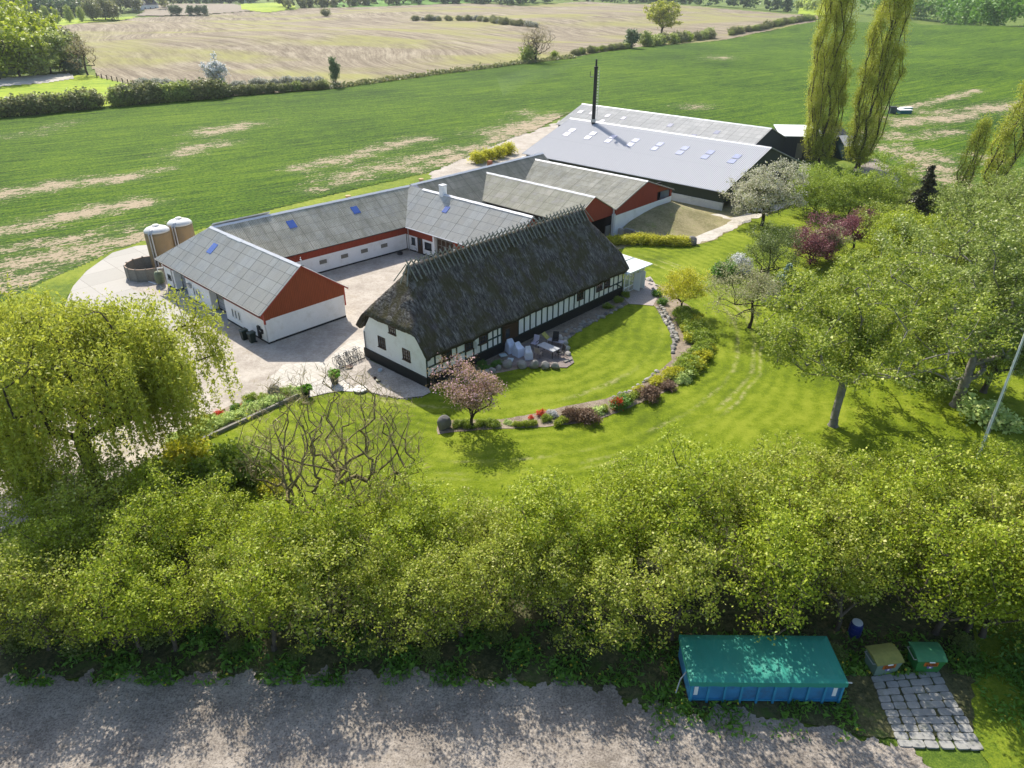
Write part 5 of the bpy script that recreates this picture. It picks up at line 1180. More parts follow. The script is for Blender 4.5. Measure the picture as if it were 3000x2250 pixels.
# ---- far trees and hedges
ft = []
for k, (lm, H, rd) in enumerate((('far', 9, 4.2), ('fardark', 9, 4.0), ('fargrey', 8, 3.6), ('spring', 9, 4.4))):
    r = thing('field_tree', 'x', 'tree'); tree_parts(r, 200+k, H, rd, 1.0, 90, 34, .42, LM[lm], M['bark_dark'], .25, sig=.7, up=.3, shell=.8, lump=.35, trunk_top=4); ft.append(r)
hb = []
for k, lm in enumerate(('far', 'fargrey', 'shrub')): hb.append(bush('hedgerow_bush', 340+k, 4.0, 2.2, 60, 34, .26, LM[lm], .42, stems=True, bark='bark_dark'))
wb = bush('hedgerow_bush', 346, 3.0, 2.0, 60, 34, .24, leaf_mat('blackthorn_blossom', (.35, .36, .27), (.62, .62, .54), .3, third=(.10, .13, .04), thirdf=.35), .4)
def along(px, n, jit, seed):
    rg_ = random.Random(seed); P = [at(*p) for p in px]; L = [0]
    for a, b in zip(P[:-1], P[1:]): L.append(L[-1] + (b-a).length)
    for i in range(n):
        s = L[-1]*(i+.5+rg_.uniform(-.3, .3))/n; k = max(j for j in range(len(L)) if L[j] <= s); k = min(k, len(P)-2)
        p = P[k].lerp(P[k+1], (s-L[k])/(L[k+1]-L[k])); x = p.x + rg_.uniform(-jit, jit); y = p.y + rg_.uniform(-jit, jit); yield (x, y, gz(x, y)), rg_
for p, r_ in along([(-60, 348), (150, 330), (300, 316)], 26, 1.3, 1): use(hb[r_.choice((0, 0, 1))], world=p, rz=r_.uniform(0, 6), sc=r_.uniform(1.0, 1.35), label='tall bush in the hedgerow left of the gap, beside the bright paddock', cat='bush', group='hedgerow left of the gap')
for p, r_ in along([(338, 310), (480, 300), (660, 285)], 40, 1.2, 2): use(hb[r_.choice((0, 1, 1))], world=p, rz=r_.uniform(0, 6), sc=(1.25 if p[0] < -82 else .95)*r_.uniform(.85, 1.1), label='bush in the hedgerow between the gap and the white blossom tree', cat='bush', group='hedgerow right of the gap')
for p, r_ in along([(420, 255), (560, 268), (640, 268), (700, 262), (940, 248)], 30, .8, 3): use(wb, world=p, rz=r_.uniform(0, 6), sc=r_.uniform(.7, 1.0), label='white blossoming blackthorn bush along the ploughed field edge', cat='bush', group='blackthorn along the ploughed field')
for p, r_ in along([(660, 284), (950, 262)], 28, .8, 4): use(hb[r_.choice((1, 1, 0))], world=p, rz=r_.uniform(0, 6), sc=r_.uniform(.6, .8), label='low grey green bush in front of the blackthorn', cat='bush', group='low bushes before the blackthorn')
C_ = []
for p, r_ in along([(960, 262), (1010, 256), (1280, 219), (1524, 189), (1678, 171)], 420, 0, 5):
    C_.append(np.array(p) + np.random.default_rng(len(C_)).normal(size=(9, 3))*np.array([1.2, .8, .35]) + np.array([0, 0, .5+.5*max(0, math.sin(p[0]*.9))]))
tag(leaves_obj('tall_grass', np.concatenate(C_), LM['fargrey'], .45, 55, None, 1.8, 0, 0), kind='stuff')
for p, r_ in along([(1670, 165), (1780, 150), (1850, 143)], 24, 1.2, 6): use(hb[r_.choice((0, 1, 2))], world=p, rz=r_.uniform(0, 6), sc=r_.uniform(.6, .85), label='low bush on the boundary left of the paired round trees', cat='bush', group='low bushes left of the round trees')
for p, r_ in along([(1900, 138), (2000, 125), (2090, 113)], 22, 1.8, 7): use(hb[r_.choice((0, 2, 1))], world=p, rz=r_.uniform(0, 6), sc=r_.uniform(1.1, 1.6), label='rounded bush in the thick hedgerow under the big oak', cat='bush', group='hedgerow under the oak')
for p, r_ in along([(2130, 106), (2250, 84), (2380, 62)], 42, 1.5, 8): use(hb[r_.choice((1, 1, 0))], world=p, rz=r_.uniform(0, 6), sc=r_.uniform(.8, 1.25), label='bush in the hedgerow running up to the tall poplars', cat='bush', group='hedgerow up to the poplars')
for p, r_ in along([(1212, 62), (1290, 62), (1400, 62), (1480, 74), (1580, 82)], 46, 2.5, 9): use((wb if r_.random() < .5 else hb[1]), world=p, rz=r_.uniform(0, 6), sc=r_.uniform(.9, 1.3), label='scrubby bush in the strip inside the ploughed field', cat='bush', group='strip of scrub inside the ploughed field')
use(hb[0], (1545, 184), 1, 1.7, 'pale rounded willow bush left of the lone bare tree', 'bush'); use(hb[2], (1625, 174), 1, .9, 'small dark bush right of the lone bare tree', 'bush')
use(ft[1], (1850, 143), 1, .9, 'dark round tree left one of the pair on the boundary', 'tree'); use(ft[0], (1888, 138), 2, .75, 'light green round tree right one of the pair on the boundary', 'tree')
use(ft[1], (985, 255), 1, (.42, .42, .95), 'narrow dark ivy clad tree on the boundary right of the blackthorn', 'tree'); use(hb[1], (955, 50), 1, 1.8, 'dark lone bush in the middle of the ploughed field', 'bush')
for i, (x, y, s) in enumerate(((-24.5, 33.4, .85), (-21.0, 33.0, .75), (-27.5, 33.5, .8), (-17.5, 32.2, .62), (-30.0, 36.5, .9), (-14.0, 31.8, .5), (-32.0, 39.5, .9), (-29.5, 35.0, .9))):
    dup(belt[i % 6], (x, y, 0), i*1.1, s, ['leafy young tree at the foot of the willow trunk', 'small leafy tree right of the willow trunk', 'leafy young tree left of the willow trunk', 'low leafy tree between willow and bare tree', 'leafy tree at the very left edge beside the willow', 'lowest leafy tree beside the bare tree', 'leafy tree farthest back at the left edge under the willow', 'leafy tree at the left edge in front of the willow trunk'][i], 'young trees at the foot of the willow')
lt = thing('bare_tree', 'lone bare tree on the boundary between crop and ploughed field', 'tree', at(1570, 183)); tree_parts(lt, 221, 13, 6.0, 3.0, 200, 0, .1, LM['twig'], M['bark_dark'], .5, up=.35, shell=.8, trunk_top=5, crown=False)
leaves_obj('fine_twigs', spray(crown_pts(260, np.random.default_rng(9), (0, 0, 8), (5.8, 5.8, 5), .8, .3), 12, .6, np.random.default_rng(10)), LM['twig'], .07, 223, lt, 12, -.6, -.3)
ok_ = thing('oak_tree', 'big oak with thin golden young leaves above the field boundary', 'tree', at(1938, 108)); tree_parts(ok_, 222, 20, 10, 5, 260, 26, .5, LM['poplar'], M['bark_dark'], .7, sig=.8, up=.3, shell=.8, lump=.3, trunk_top=9)
wt = thing('cherry_tree', 'small white blossom tree standing in the left hedgerow', 'tree', at(640, 278)); tree_parts(wt, 223, 9.0, 2.9, 3.2, 90, 40, .3, LM['white'], M['bark_dark'], .2, sig=.45, up=.3, shell=.8, lump=.4, trunk_top=5)
lb = thing('bare_tree', 'brown leafless tree beside the bright paddock at the left', 'tree', at(258, 222)); tree_parts(lb, 224, 13, 5, 3, 120, 14, .2, LM['twig'], M['bark_dark'], .35, sig=.6, up=.5, shell=.8, trunk_top=7)
for i, (u, v, k, s) in enumerate(((0, 235, 3, 2.2), (60, 228, 3, 1.7), (30, 205, 3, 2.1), (110, 222, 0, 1.5), (150, 216, 3, 1.3), (95, 190, 3, 2.0), (60, 165, 3, 2.0), (20, 165, 0, 2.2), (190, 210, 0, 1.45), (225, 205, 2, 1.25), (140, 185, 3, 1.6), (215, 180, 2, 1.3), (-60, 220, 3, 2.2), (-40, 180, 0, 2.3), (170, 150, 2, 1.2), (0, 130, 0, 2), (230, 216, 1, .55), (205, 214, 1, .5))):
    use(ft[k], (u, v), rgp.uniform(0, 6), s*rgp.uniform(.9, 1.05), 'leafy tree of the bright spring wood at the left edge', 'tree', 'spring wood at the left edge')
for i, (u, v, s) in enumerate(((95, 68, .9), (140, 67, .8), (170, 72, .7), (205, 68, .8), (240, 66, .75), (65, 64, .9))): use(ft[0], (u, v), i, (s*.8, s*.8, s*1.5), 'young tree casting shade on the far orchard grass', 'tree', 'young trees on the far orchard grass')
for i, (u, v, s) in enumerate(((275, 62, 1.7), (310, 60, 1.9), (335, 59, 1.5))): use(ft[2], (u, v), i, s, 'grey green tree right of the far orchard grass', 'tree', 'clump right of the far orchard')
for i, (u, v, s) in enumerate(((5, 88, 1.8), (35, 88, 1.5), (-30, 88, 1.9))): use(ft[1], (u, v), i, s, 'blue black spruce clump left of the far orchard grass', 'tree', 'dark spruces left of the far orchard')
for i, u in enumerate((510, 525, 560, 580, 600)): use(ft[1], (u, 47), i, .95, 'dark small tree in the far clump between two fields', 'tree', 'far clump between two fields')
# far woods that read as one mass: many crowns in one object each
def wood(name, px, n, jx, jy, H, lm, seed, leaf=1.5, per=70):
    rg_ = np.random.default_rng(seed); C = []
    for p, r_ in along(px, n, 0, seed):
        x = p[0] + rg_.uniform(-jx, jx); y = p[1] + rg_.uniform(0, jy); h = H*rg_.uniform(.6, 1.15); q = crown_pts(26, rg_, (x, y, gz(x, y)+h*.52), (h*.36, h*.36, h*.5), .8, .3)
        C.append(spray(q, per/26, h*.07, rg_))
    o = leaves_obj(name, np.concatenate(C), LM[lm], leaf, seed, None, 1.2, 0, .3, .4); return tag(o, kind='stuff')
wood('far_wood', [(40, 40), (140, 45), (260, 44), (350, 40), (420, 36)], 60, 12, 90, 17, 'fargrey', 1, 2.0, 130)
wood('far_wood', [(0, 50), (120, 52), (220, 50)], 26, 8, 20, 15, 'fardark', 11, 1.8, 120)
wood('far_wood', [(-60, 8), (200, 10), (420, 8), (700, 10)], 90, 30, 250, 16, 'fargrey', 2, 3.0, 120)
wood('far_wood', [(430, 14), (560, 12), (690, 10), (700, 12)], 40, 14, 60, 12, 'fardark', 3, 2.2, 120)
wood('far_wood', [(800, 30), (860, 28), (960, 22), (1060, 18), (1160, 16)], 50, 12, 40, 12, 'fargrey', 4, 2.2, 120)
wood('far_wood', [(1180, 14), (1300, 12), (1420, 14), (1510, 18), (1600, 12)], 60, 12, 50, 13, 'fardark', 5, 2.2, 120)
wood('far_wood', [(800, 4), (1100, 2), (1400, 3), (1800, 3)], 90, 40, 300, 14, 'fargrey', 6, 3.2, 120)
wood('far_wood', [(1700, 5), (1900, 8), (2050, 16), (2200, 28), (2340, 38)], 95, 8, 40, 16, 'fardark', 7, 1.8, 150)
wood('far_wood', [(2620, 58), (2700, 62), (2850, 74), (3060, 88)], 70, 5, 60, 26, 'deep', 8, 1.3, 260)
wood('far_wood', [(2620, 44), (2720, 48)], 14, 6, 30, 22, 'far', 9, 1.2, 260)
wood('far_wood', [(2360, 42), (2480, 30), (2640, 40)], 24, 10, 60, 13, 'far', 10, 1.5, 150)

# ------------------------------------------------------------------ things standing about
def rzv(a, b): d = b - a; return math.atan2(d.y, d.x)
# skip with tarpaulin
q0, q1 = at(2015, 2056, 0), at(2457, 2060, 0); LX = (q1-q0).length
sk = thing('skip_container', 'long blue ribbed skip under a green tarpaulin in the shade of the belt', 'skip', q0, rzv(q0, q1))
DW = 2.45
MB().bb(.0, LX, .0, .06, .18, 1.45).bb(0, LX, DW-.06, DW, .18, 1.45).bb(0, .06, .06, DW-.06, .18, 1.45).bb(LX-.06, LX, .06, DW-.06, .18, 1.45).bb(.06, LX-.06, .06, DW-.06, .18, .24).build('body', plain('skip_blue', (0.05, 0.24, 0.46), .55, .3, 1.6, dirt=(.06, .07, .08)), sk)
SB = plain('skip_rib_blue', (0.05, 0.29, 0.46), .5, .2, 3)
for x in np.linspace(.07, LX-.07, 10): MB().bb(x-.05, x+.05, -.10, -.003, .02, 1.42).build('rib', SB, sk)
MB().bb(0, LX, -.06, -.003, .18, .26).build('bottom_rail', SB, sk)
for x in (.28, LX-.35): MB().bb(x-.09, x+.09, -.012, -.002, .5, 1.05).build('white_plate', M['white'], sk)
tarp = plain('green_tarpaulin', (0.035, 0.27, 0.20), .6, .12, 1.2, bump=.02)
V = []; F = []; nx_, ny_ = 40, 14
for j in range(ny_+1):
    for i in range(nx_+1):
        x = -.08 + (LX+.16)*i/nx_; y = -.12 + (DW+.24)*j/ny_; e = min(1, min(i, nx_-i)/1.5, min(j, ny_-j)/1.5)
        V.append((x, y, 1.50 + .11*e + .02*math.sin(i*1.9)*math.sin(j*.4)*e))
for j in range(ny_):
    for i in range(nx_): a = j*(nx_+1)+i; F.append((a, a+1, a+nx_+2, a+nx_+1))
edge = [i for i in range(nx_+1)] + [(j)*(nx_+1)+nx_ for j in range(1, ny_+1)] + [ny_*(nx_+1)+i for i in range(nx_-1, -1, -1)] + [j*(nx_+1) for j in range(ny_-1, 0, -1)]
b_ = len(V)
for k, e in enumerate(edge): x, y, z = V[e]; V.append((x, y, 1.22 + .025*math.sin(k*1.3)))
for k in range(len(edge)): k2 = (k+1) % len(edge); F.append((edge[k], b_+k, b_+k2, edge[k2]))
MB().add(V, F).build('tarpaulin', tarp, sk, smooth=False)
MB().tube([(-.1, .6, 1.3), (-.35, .5, .9), (-.55, .2, .35)], .03).build('hook_bar', M['steel'], sk)
MB().tube([(LX, .2, 1.2), (LX+.4, .15, 1.2)], .04).build('handle', M['steel'], sk)
# two lidded waste containers
def bin4(name, label, px, rz, col, lidc):
    o = thing(name, label, 'waste container', at(*px, 0), rz)
    MB().add([(-.55, -.38, .14), (.55, -.38, .14), (.55, .38, .14), (-.55, .38, .14), (-.66, -.5, 1.0), (.66, -.5, 1.0), (.66, .5, 1.12), (-.66, .5, 1.12)], [(3, 2, 1, 0), (4, 5, 6, 7), (0, 1, 5, 4), (1, 2, 6, 5), (2, 3, 7, 6), (3, 0, 4, 7)]).build('body', col, o)
    mb = MB(); V = []; F = []
    for j in range(7):
        t = j/6; y = -.54+1.08*t; z = 1.03+.12*t+.13*math.sin(math.pi*t)
        for x in (-.70, .70): V.append((x, y, z))
    for j in range(6): F.append((2*j, 2*j+1, 2*j+3, 2*j+2))
    n_ = len(V); V += [(x, y, 1.01+.11*(y+.54)) for x, y, z in V]; F += [(2*j+n_, 2*j+2+n_, 2*j+3+n_, 2*j+1+n_) for j in range(6)]
    for j in range(6): F += [(2*j, 2*j+2, 2*j+2+n_, 2*j+n_), (2*j+1, 2*j+1+n_, 2*j+3+n_, 2*j+3)]
    F += [(0, n_, n_+1, 1), (12, 13, n_+13, n_+12)]
    lid = mb.add(V, F).build('lid', lidc, o)
    MB().bb(-.16, .1, -.585, -.545, .985, 1.02).build('lid_handle', M['white'], lid)
    s = MB().add([(-.33, -.487, .66), (.33, -.487, .66), (.33, -.507, .93), (-.33, -.507, .93)], [(0, 1, 2, 3)]).build('sticker', plain('orange_sticker', (.62, .16, .02), .5), o)
    mb = MB(); rg_ = random.Random(hash(name) % 7 + len(label))
    for row in range(2):
        x = -.25 + row*.02
        while x < .24:
            w_ = rg_.uniform(.025, .05); h_ = rg_.uniform(.05, .085); zb = .81-row*.105
            mb.add([(x, -.5035, zb), (x+w_, -.5035, zb), (x+w_+.004, -.513, zb+h_), (x+.004, -.513, zb+h_)], [(0, 1, 2, 3)]); x += w_+rg_.uniform(.012, .03)
    mb.build('printing', M['black'], s)
    MB().add([(-.14, -.478, .50), (.14, -.478, .50), (.14, -.493, .65), (-.14, -.493, .65)], [(0, 1, 2, 3)]).build('label_violet', plain('violet_label', (.17, .13, .42), .5), o)
    MB().add([(-.04, -.484, .52), (.06, -.484, .52), (.06, -.497, .63), (-.04, -.497, .63)], [(0, 1, 2, 3)]).build('label_white', M['white'], o)
    for x in (-.48, .48):
        for y in (-.3, .3): MB().lathe([(.09, -.03), (.09, .03)], 10).build('wheel', M['black'], o).matrix_local = Matrix.Translation((x, y, .09)) @ Matrix.Rotation(math.pi/2, 4, 'Y')
    for x in (-.7, .7): MB().tube([(x*.95, -.35, .95), (x*1.12, -.35, .95), (x*1.12, .35, 1.0), (x*.95, .35, 1.0)], .025).build('lifting_bar', M['steel'], o)
    return o
bin4('waste_container', 'greyish green waste container with yellow mossy lid and orange sticker', (2575, 1962), R(9), plain('grey_green_plastic', (.17, .25, .20), .6, .2, 2), plain('mossy_lid', (.28, .27, .07), .8, .3, 3, dirt=(.14, .17, .05)))
bin4('waste_container', 'bright green waste container with green lid and orange sticker, right of the mossy one', (2700, 1955), R(-1), plain('green_plastic', (.04, .20, .05), .5, .15, 2), plain('green_lid', (.06, .22, .10), .45, .2, 3))
br_ = thing('barrel', 'dark blue plastic barrel half hidden in the bushes above the waste containers', 'barrel', at(2500, 1862, 0))
MB().lathe([(.26, 0), (.30, .1), (.32, .3), (.30, .33), (.32, .36), (.32, .6), (.30, .63), (.32, .66), (.29, .85), (.24, .92)], 16).build('body', plain('blue_plastic', (.015, .03, .16), .4), br_)
MB().lathe([(.25, .92), (.25, .97), (.05, .98)], 14).build('lid', M['ridge'], br_)

# bicycles in a rack
def bicycle():
    o = thing('bicycle', 'x', 'bicycle'); r_ = .34; T_ = math.pi
    for y, nm in ((0, 'wheel'), (1.06, 'wheel')):
        w_ = MB().tube([(0, y+r_*math.cos(a), r_+r_*math.sin(a)) for a in np.linspace(0, 2*T_, 20)[:-1]], .022, 5, True).build(nm, M['black'], o)
        mb = MB()
        for a in np.linspace(0, T_, 7)[:-1]: mb.tube([(0, y+r_*math.cos(a), r_+r_*math.sin(a)), (0, y-r_*math.cos(a), r_-r_*math.sin(a))], .004, 3)
        mb.build('spokes', M['steel'], w_)
    mb = MB(); A_, S_, B_, H_ = (0, 0, r_), (0, .38, .82), (0, .45, .28), (0, .88, .84)
    for a, b in ((A_, S_), (A_, B_), (S_, B_), (S_, H_), (B_, H_), (H_, (0, 1.06, r_))): mb.tube([a, b], .017, 5)
    mb.tube([S_, (0, .36, .96)], .013, 5).tube([H_, (0, .86, 1.0)], .013, 5).build('frame', plain('bike_frame_paint', (.02, .05, .07), .4, .2, 4), o)
    MB().add([(-.07, .24, .97), (.07, .24, .97), (.02, .50, .98), (-.02, .50, .98), (-.07, .24, 1.02), (.07, .24, 1.02), (.02, .50, 1.02), (-.02, .50, 1.02)], [(3, 2, 1, 0), (4, 5, 6, 7), (0, 1, 5, 4), (1, 2, 6, 5), (2, 3, 7, 6), (3, 0, 4, 7)]).build('saddle', M['black'], o)
    MB().tube([(-.29, .72, 1.02), (-.22, .84, 1.04), (0, .87, 1.0), (.22, .84, 1.04), (.29, .72, 1.02)], .015, 5).build('handlebar', M['steel'], o)
    MB().tube([(.05, .38, .3), (.05, .52, .26)], .02, 5).bb(.03, .12, .50, .54, .24, .27).build('pedals', M['black'], o)
    return o
rack0, rack1 = at(1000, 1082, 0), at(1070, 1050, 0); ra = rzv(rack0, rack1)
bk0 = bicycle()
labs = ['leftmost bicycle in the rack, standing nearest the flower pots', 'second bicycle from the left in the rack', 'third bicycle from the left in the rack', 'bicycle in the middle of the rack behind the bowl planter', 'fifth bicycle from the left in the rack', 'sixth bicycle from the left in the rack', 'last but one bicycle in the rack toward the house', 'rightmost bicycle, leaning closest to the white gable']
for i in range(8):
    p = rack0.lerp(rack1, (i+.35)/8.0) + Vector((-math.sin(ra), math.cos(ra), 0))*.1
    tl = ra + R(rgb.uniform(-16, 10)) + (math.pi if i in () else 0)
    o = bk0 if i == 0 else dup(bk0, p, tl, 1.0)
    o.location = p; o.rotation_euler = (0, R(rgb.uniform(-7, 7)), tl); o['label'] = labs[i]; o['group'] = 'bicycles in the rack by the gable'
e0 = at(958, 1102, 0)
rk = thing('bicycle_rack', 'low metal bicycle rack rail along the edge of the shingle bed', 'rack', e0, rzv(e0, rack1)); LR = (rack1-e0).length
MB().tube([(0, 0, .12), (LR, 0, .12)], .03).build('rail', M['black'], rk)
for k in range(14): x = .15+k*(LR-.3)/13; MB().tube([(x, 0, .12), (x, .06, .38), (x, .30, .38), (x, .36, .05)], .012, 4).build('hoop', M['black'], rk)

def pot(label, px, s, lm='spring', col=(.02, .03, .03)):
    o = thing('flower_pot', label, 'planter', at(*px, 0)); o.scale = (s, s, s)
    MB().lathe([(.22, 0), (.34, .35), (.38, .72), (.42, .78), (.40, .82), (.34, .8), (.33, .7)], 18).build('pot', plain('dark_glazed_pot', col, .4, .3, 3), o, smooth=True)
    rng = np.random.default_rng(int(px[0])); pts = crown_pts(34, rng, (0, 0, 1.0), (.45, .45, .22), .8, .3); leaves_obj('plant', spray(pts, 16, .09, rng), leaf_mat('pot_plant', (.08, .22, .01), (.22, .45, .02), .4), .15, 3, o, 1.5, .4, .6)
    return o
pot('dark pot with bright green plant beside the bicycle rack end', (982, 1126), .95); pot('dark pot with bright green plant beside the timber edging end', (899, 1164), .88)
wc = thing('well_cover', 'round white concrete well cover at the edge of the shingle bed', 'well cover', at(1056, 1146, 0)); MB().lathe([(.52, 0), (.53, .17)], 36).build('ring', M['rock_dark'], wc); MB().lathe([(.56, .17), (.57, .20), (.57, .25), (.55, .27), (0, .275)], 40).build('lid', plain('white_concrete', (.74, .71, .66), .8, .05, 2), wc)
st = thing('stump', 'small round wooden stump on the shingle bed', 'stump', at(1109, 1121, 0)); MB().lathe([(.19, 0), (.18, .26)], 14).build('bark', M['bark'], st); MB().lathe([(.20, .26), (.20, .30), (0, .31)], 14).build('top', plain('cut_wood', (.42, .40, .28), .8, .1, 4), st)
tag(MB().lathe([(.12, 0), (.15, .22), (.12, .23), (.11, .1)], 12, at(1099, 1112, 0)).build('clay_pot', M['brownwood'], smooth=True), 'small brown pot beside the stump on the shingle', 'pot')
tag(MB().lathe([(.15, 0), (.20, .28), (.18, .28), (.14, .05)], 14, at(1114, 1090, 0)).build('bucket', plain('pale_plastic', (.55, .62, .66), .5), smooth=True), 'pale plastic bucket in the shade of the white gable', 'bucket')
tag(MB().lathe([(.15, 0), (.30, .14), (.33, .22), (.29, .22), (.2, .12)], 16, at(1023, 1080, 0)).build('bowl_planter', plain('terracotta_bowl', (.22, .15, .12), .8), smooth=True), 'low round terracotta bowl below the bicycles', 'planter')

# boulders and stones
def stone(label, px, d, mat='rock', seed=1, name='boulder', cat='boulder', group=None, sink=.3, sub=3):
    p = at(*px, 0); o = MB().rock((0, 0, d[2]*(.5-sink*.5)), d, seed, sub).build(name, M[mat]); o.location = p; o.rotation_euler = (0, 0, seed*1.3); return tag(o, label, cat, group)
stone('large smooth grey boulder at the end of the crescent bed', (1302, 1256), (1.15, 1.0, 1.35), 'rock_dark', 3)
stone('grey boulder between forecourt gravel and flower bed', (808, 1160), (1.3, 1.0, 1.15), 'rock_dark', 7)
stone('squared dark boulder at the end of the low hedge', (2027, 716), (1.75, 1.3, 1.25), 'rock_dark', 11)
tb = [((1488, 1076), 1.05, 1.0, 'leftmost big olive grey boulder of the terrace edge'), ((1528, 1077), 1.1, .85, 'broad pale topped boulder, second of the terrace front row'), ((1564, 1078), .9, .95, 'pointed boulder in the middle of the terrace front row'), ((1597, 1079), 1.0, .8, 'squat boulder, fourth of the terrace front row'), ((1627, 1080), .85, .7, 'rightmost boulder of the terrace front row'),
      ((1640, 998), .95, .7, 'topmost pale boulder behind the sun lounger'), ((1654, 1012), .75, .65, 'brown boulder right of the sun lounger'), ((1660, 1026), .75, .5, 'rounded cream boulder right of the dark garden chair'), ((1665, 1042), .7, .5, 'lowest cream boulder on the right side of the terrace')]
for i, (px, a, h, lab) in enumerate(tb): stone(lab, px, (a, a*.8, h), 'rock_pale' if i > 4 else 'rock', 20+i, group=None)
for i, (px, a, h) in enumerate((((1460, 1084), .7, .6), ((1443, 1090), .75, .55), ((1426, 1094), .6, .5), ((1408, 1096), .65, .45), ((1392, 1100), .5, .4), ((1470, 1066), .5, .3), ((1375, 1106), .45, .35))): stone('grey stone in the shaded row left of the terrace', px, (a, a*.85, h), 'rock', 40+i, 'stone', 'stone', 'shaded stones left of the terrace', sub=2)
rs = random.Random(4)
def stones_along(pts, n, sz, label, group, mat, jit, seed, z=.0):
    P = [at(*p, 0) for p in pts]; L = [0]
    for a, b in zip(P[:-1], P[1:]): L.append(L[-1]+(b-a).length)
    for i in range(n):
        s = L[-1]*(i+.5)/n; k = min(max(j for j in range(len(L)) if L[j] <= s), len(P)-2); p = P[k].lerp(P[k+1], (s-L[k])/(L[k+1]-L[k])); d = sz*rs.uniform(.65, 1.3)
        o = MB().rock((0, 0, d*.22), (d*rs.uniform(.9, 1.4), d, d*.75), seed+i, 2).build('stone', M[rs.choice(mat)]); o.location = (p.x+rs.uniform(-jit, jit), p.y+rs.uniform(-jit, jit), z); o.rotation_euler = (0, 0, rs.uniform(0, 6)); tag(o, label, 'stone', group)
stones_along([(1925, 900), (1945, 935), (1962, 965), (1975, 1005), (1972, 1040)], 30, .42, 'grey stone in the dry stone edging on the lawn side of the crescent bed', 'dry stone edging', ['rock', 'rock_pale', 'rock_dark'], .06, 100)
stones_along([(1934, 898), (1955, 935), (1972, 968), (1983, 1005)], 24, .4, 'grey stone in the dry stone edging on the lawn side of the crescent bed', 'dry stone edging', ['rock', 'rock_pale'], .12, 140, .12)
stones_along([(1930, 1088), (1895, 1115), (1850, 1146), (1790, 1168)], 11, .42, 'pale flat stone bordering the thin part of the crescent bed', 'pale border stones', ['rock_pale', 'rock'], .1, 170)
stones_along([(1000, 1108), (1036, 1138), (1078, 1150), (1120, 1163), (1180, 1172), (1240, 1165)], 30, .2, 'small edging stone between shingle bed and lawn', 'edging stones of the shingle bed', ['rock', 'rock_dark'], .03, 200)
stones_along([(1650, 1006), (1664, 990), (1697, 967), (1760, 932), (1836, 890)], 24, .5, 'grey stone in the shaded rock edging along the house', 'shaded rock edging', ['rock', 'rock_dark'], .12, 240)
stones_along([(1880, 812), (1905, 826), (1920, 845), (1925, 865)], 12, .5, 'dark stone between the conservatory and the crescent bed', 'stones by the patio', ['rock_dark', 'rock_pale'], .35, 270)
stones_along([(1600, 1000), (1640, 985), (1700, 955), (1770, 920)], 16, .35, 'grey stone scattered in the shaded house bed', 'stones in the house bed', ['rock'], .5, 290)

# timber edging below the forecourt bed
E0, E1 = at(874, 1164, 0), at(147, 1499, 0); te = thing('timber_edging', 'long line of grey sleepers holding the forecourt flower bed above the lawn', 'edging', E0, rzv(E0, E1)); LE = (E1-E0).length; k_ = int(LE/2.0)
for i in range(k_): MB().bb(i*LE/k_+.01, (i+1)*LE/k_-.01, -.11, .11, 0, .30+rs.uniform(-.01, .02)).build('sleeper', M['greywood'], te)

# terrace furniture
def at_z(u, v, z=.12): p = at(u, v, z); return p
tp = [at(1579, 1013, .86), at(1594, 1004, .86), at(1638, 1017, .86), at(1616, 1029, .86)]; c_ = sum(tp, Vector())/4; c_.z = .12
tbl = thing('garden_table', 'grey rectangular garden table in the middle of the terrace', 'table', c_, rzv(tp[0], tp[3]))
MB().bb(-.95, .95, -.48, .48, .70, .735).build('table_top', plain('grey_table_top', (.36, .37, .38), .45, .05, 2), tbl)
for x in (-.85, .85):
    for y in (-.38, .38): MB().bb(x-.03, x+.03, y-.03, y+.03, 0, .70).build('leg', M['black'], tbl)
def chair(label, px, rz, cloth=None, kind='chair', s=1.0):
    o = thing('garden_chair', label, 'chair', at_z(*px), rz); o.scale = (s, s, s); mt = M['black'] if cloth is None else cloth
    MB().bb(-.27, .27, -.26, .26, .42, .47).build('seat', mt, o)
    MB().add([(-.27, .24, .47), (.27, .24, .47), (.27, .42, 1.08), (-.27, .42, 1.08), (-.27, .28, .47), (.27, .28, .47), (.27, .46, 1.08), (-.27, .46, 1.08)], [(0, 1, 2, 3), (7, 6, 5, 4), (0, 4, 5, 1), (1, 5, 6, 2), (2, 6, 7, 3), (3, 7, 4, 0)]).build('backrest', mt, o)
    for x in (-.27, .27):
        for y in (-.24, .26): MB().tube([(x, y, .42), (x*1.05, y*1.15, 0)], .018, 5).build('leg', M['black'], o)
        MB().bb(x-.025, x+.025, -.26, .3, .66, .69).tube([(x, -.24, .45), (x, -.24, .67)], .015, 5).build('armrest', M['black'], o)
    return o
beige = plain('beige_textile', (.38, .31, .26), .9, .1, 5); lilac = plain('pale_lilac_textile', (.52, .46, .52), .9, .1, 5)
chair('dark garden chair with arms right of the table', (1640, 1046), R(-70)); chair('beige garden chair at the near side of the table', (1578, 1046), R(150), beige); chair('lilac backed garden chair left of the table', (1566, 1018), R(-30), lilac)
chair('dark garden chair pushed under the far side of the table', (1627, 1008), R(-10), None)
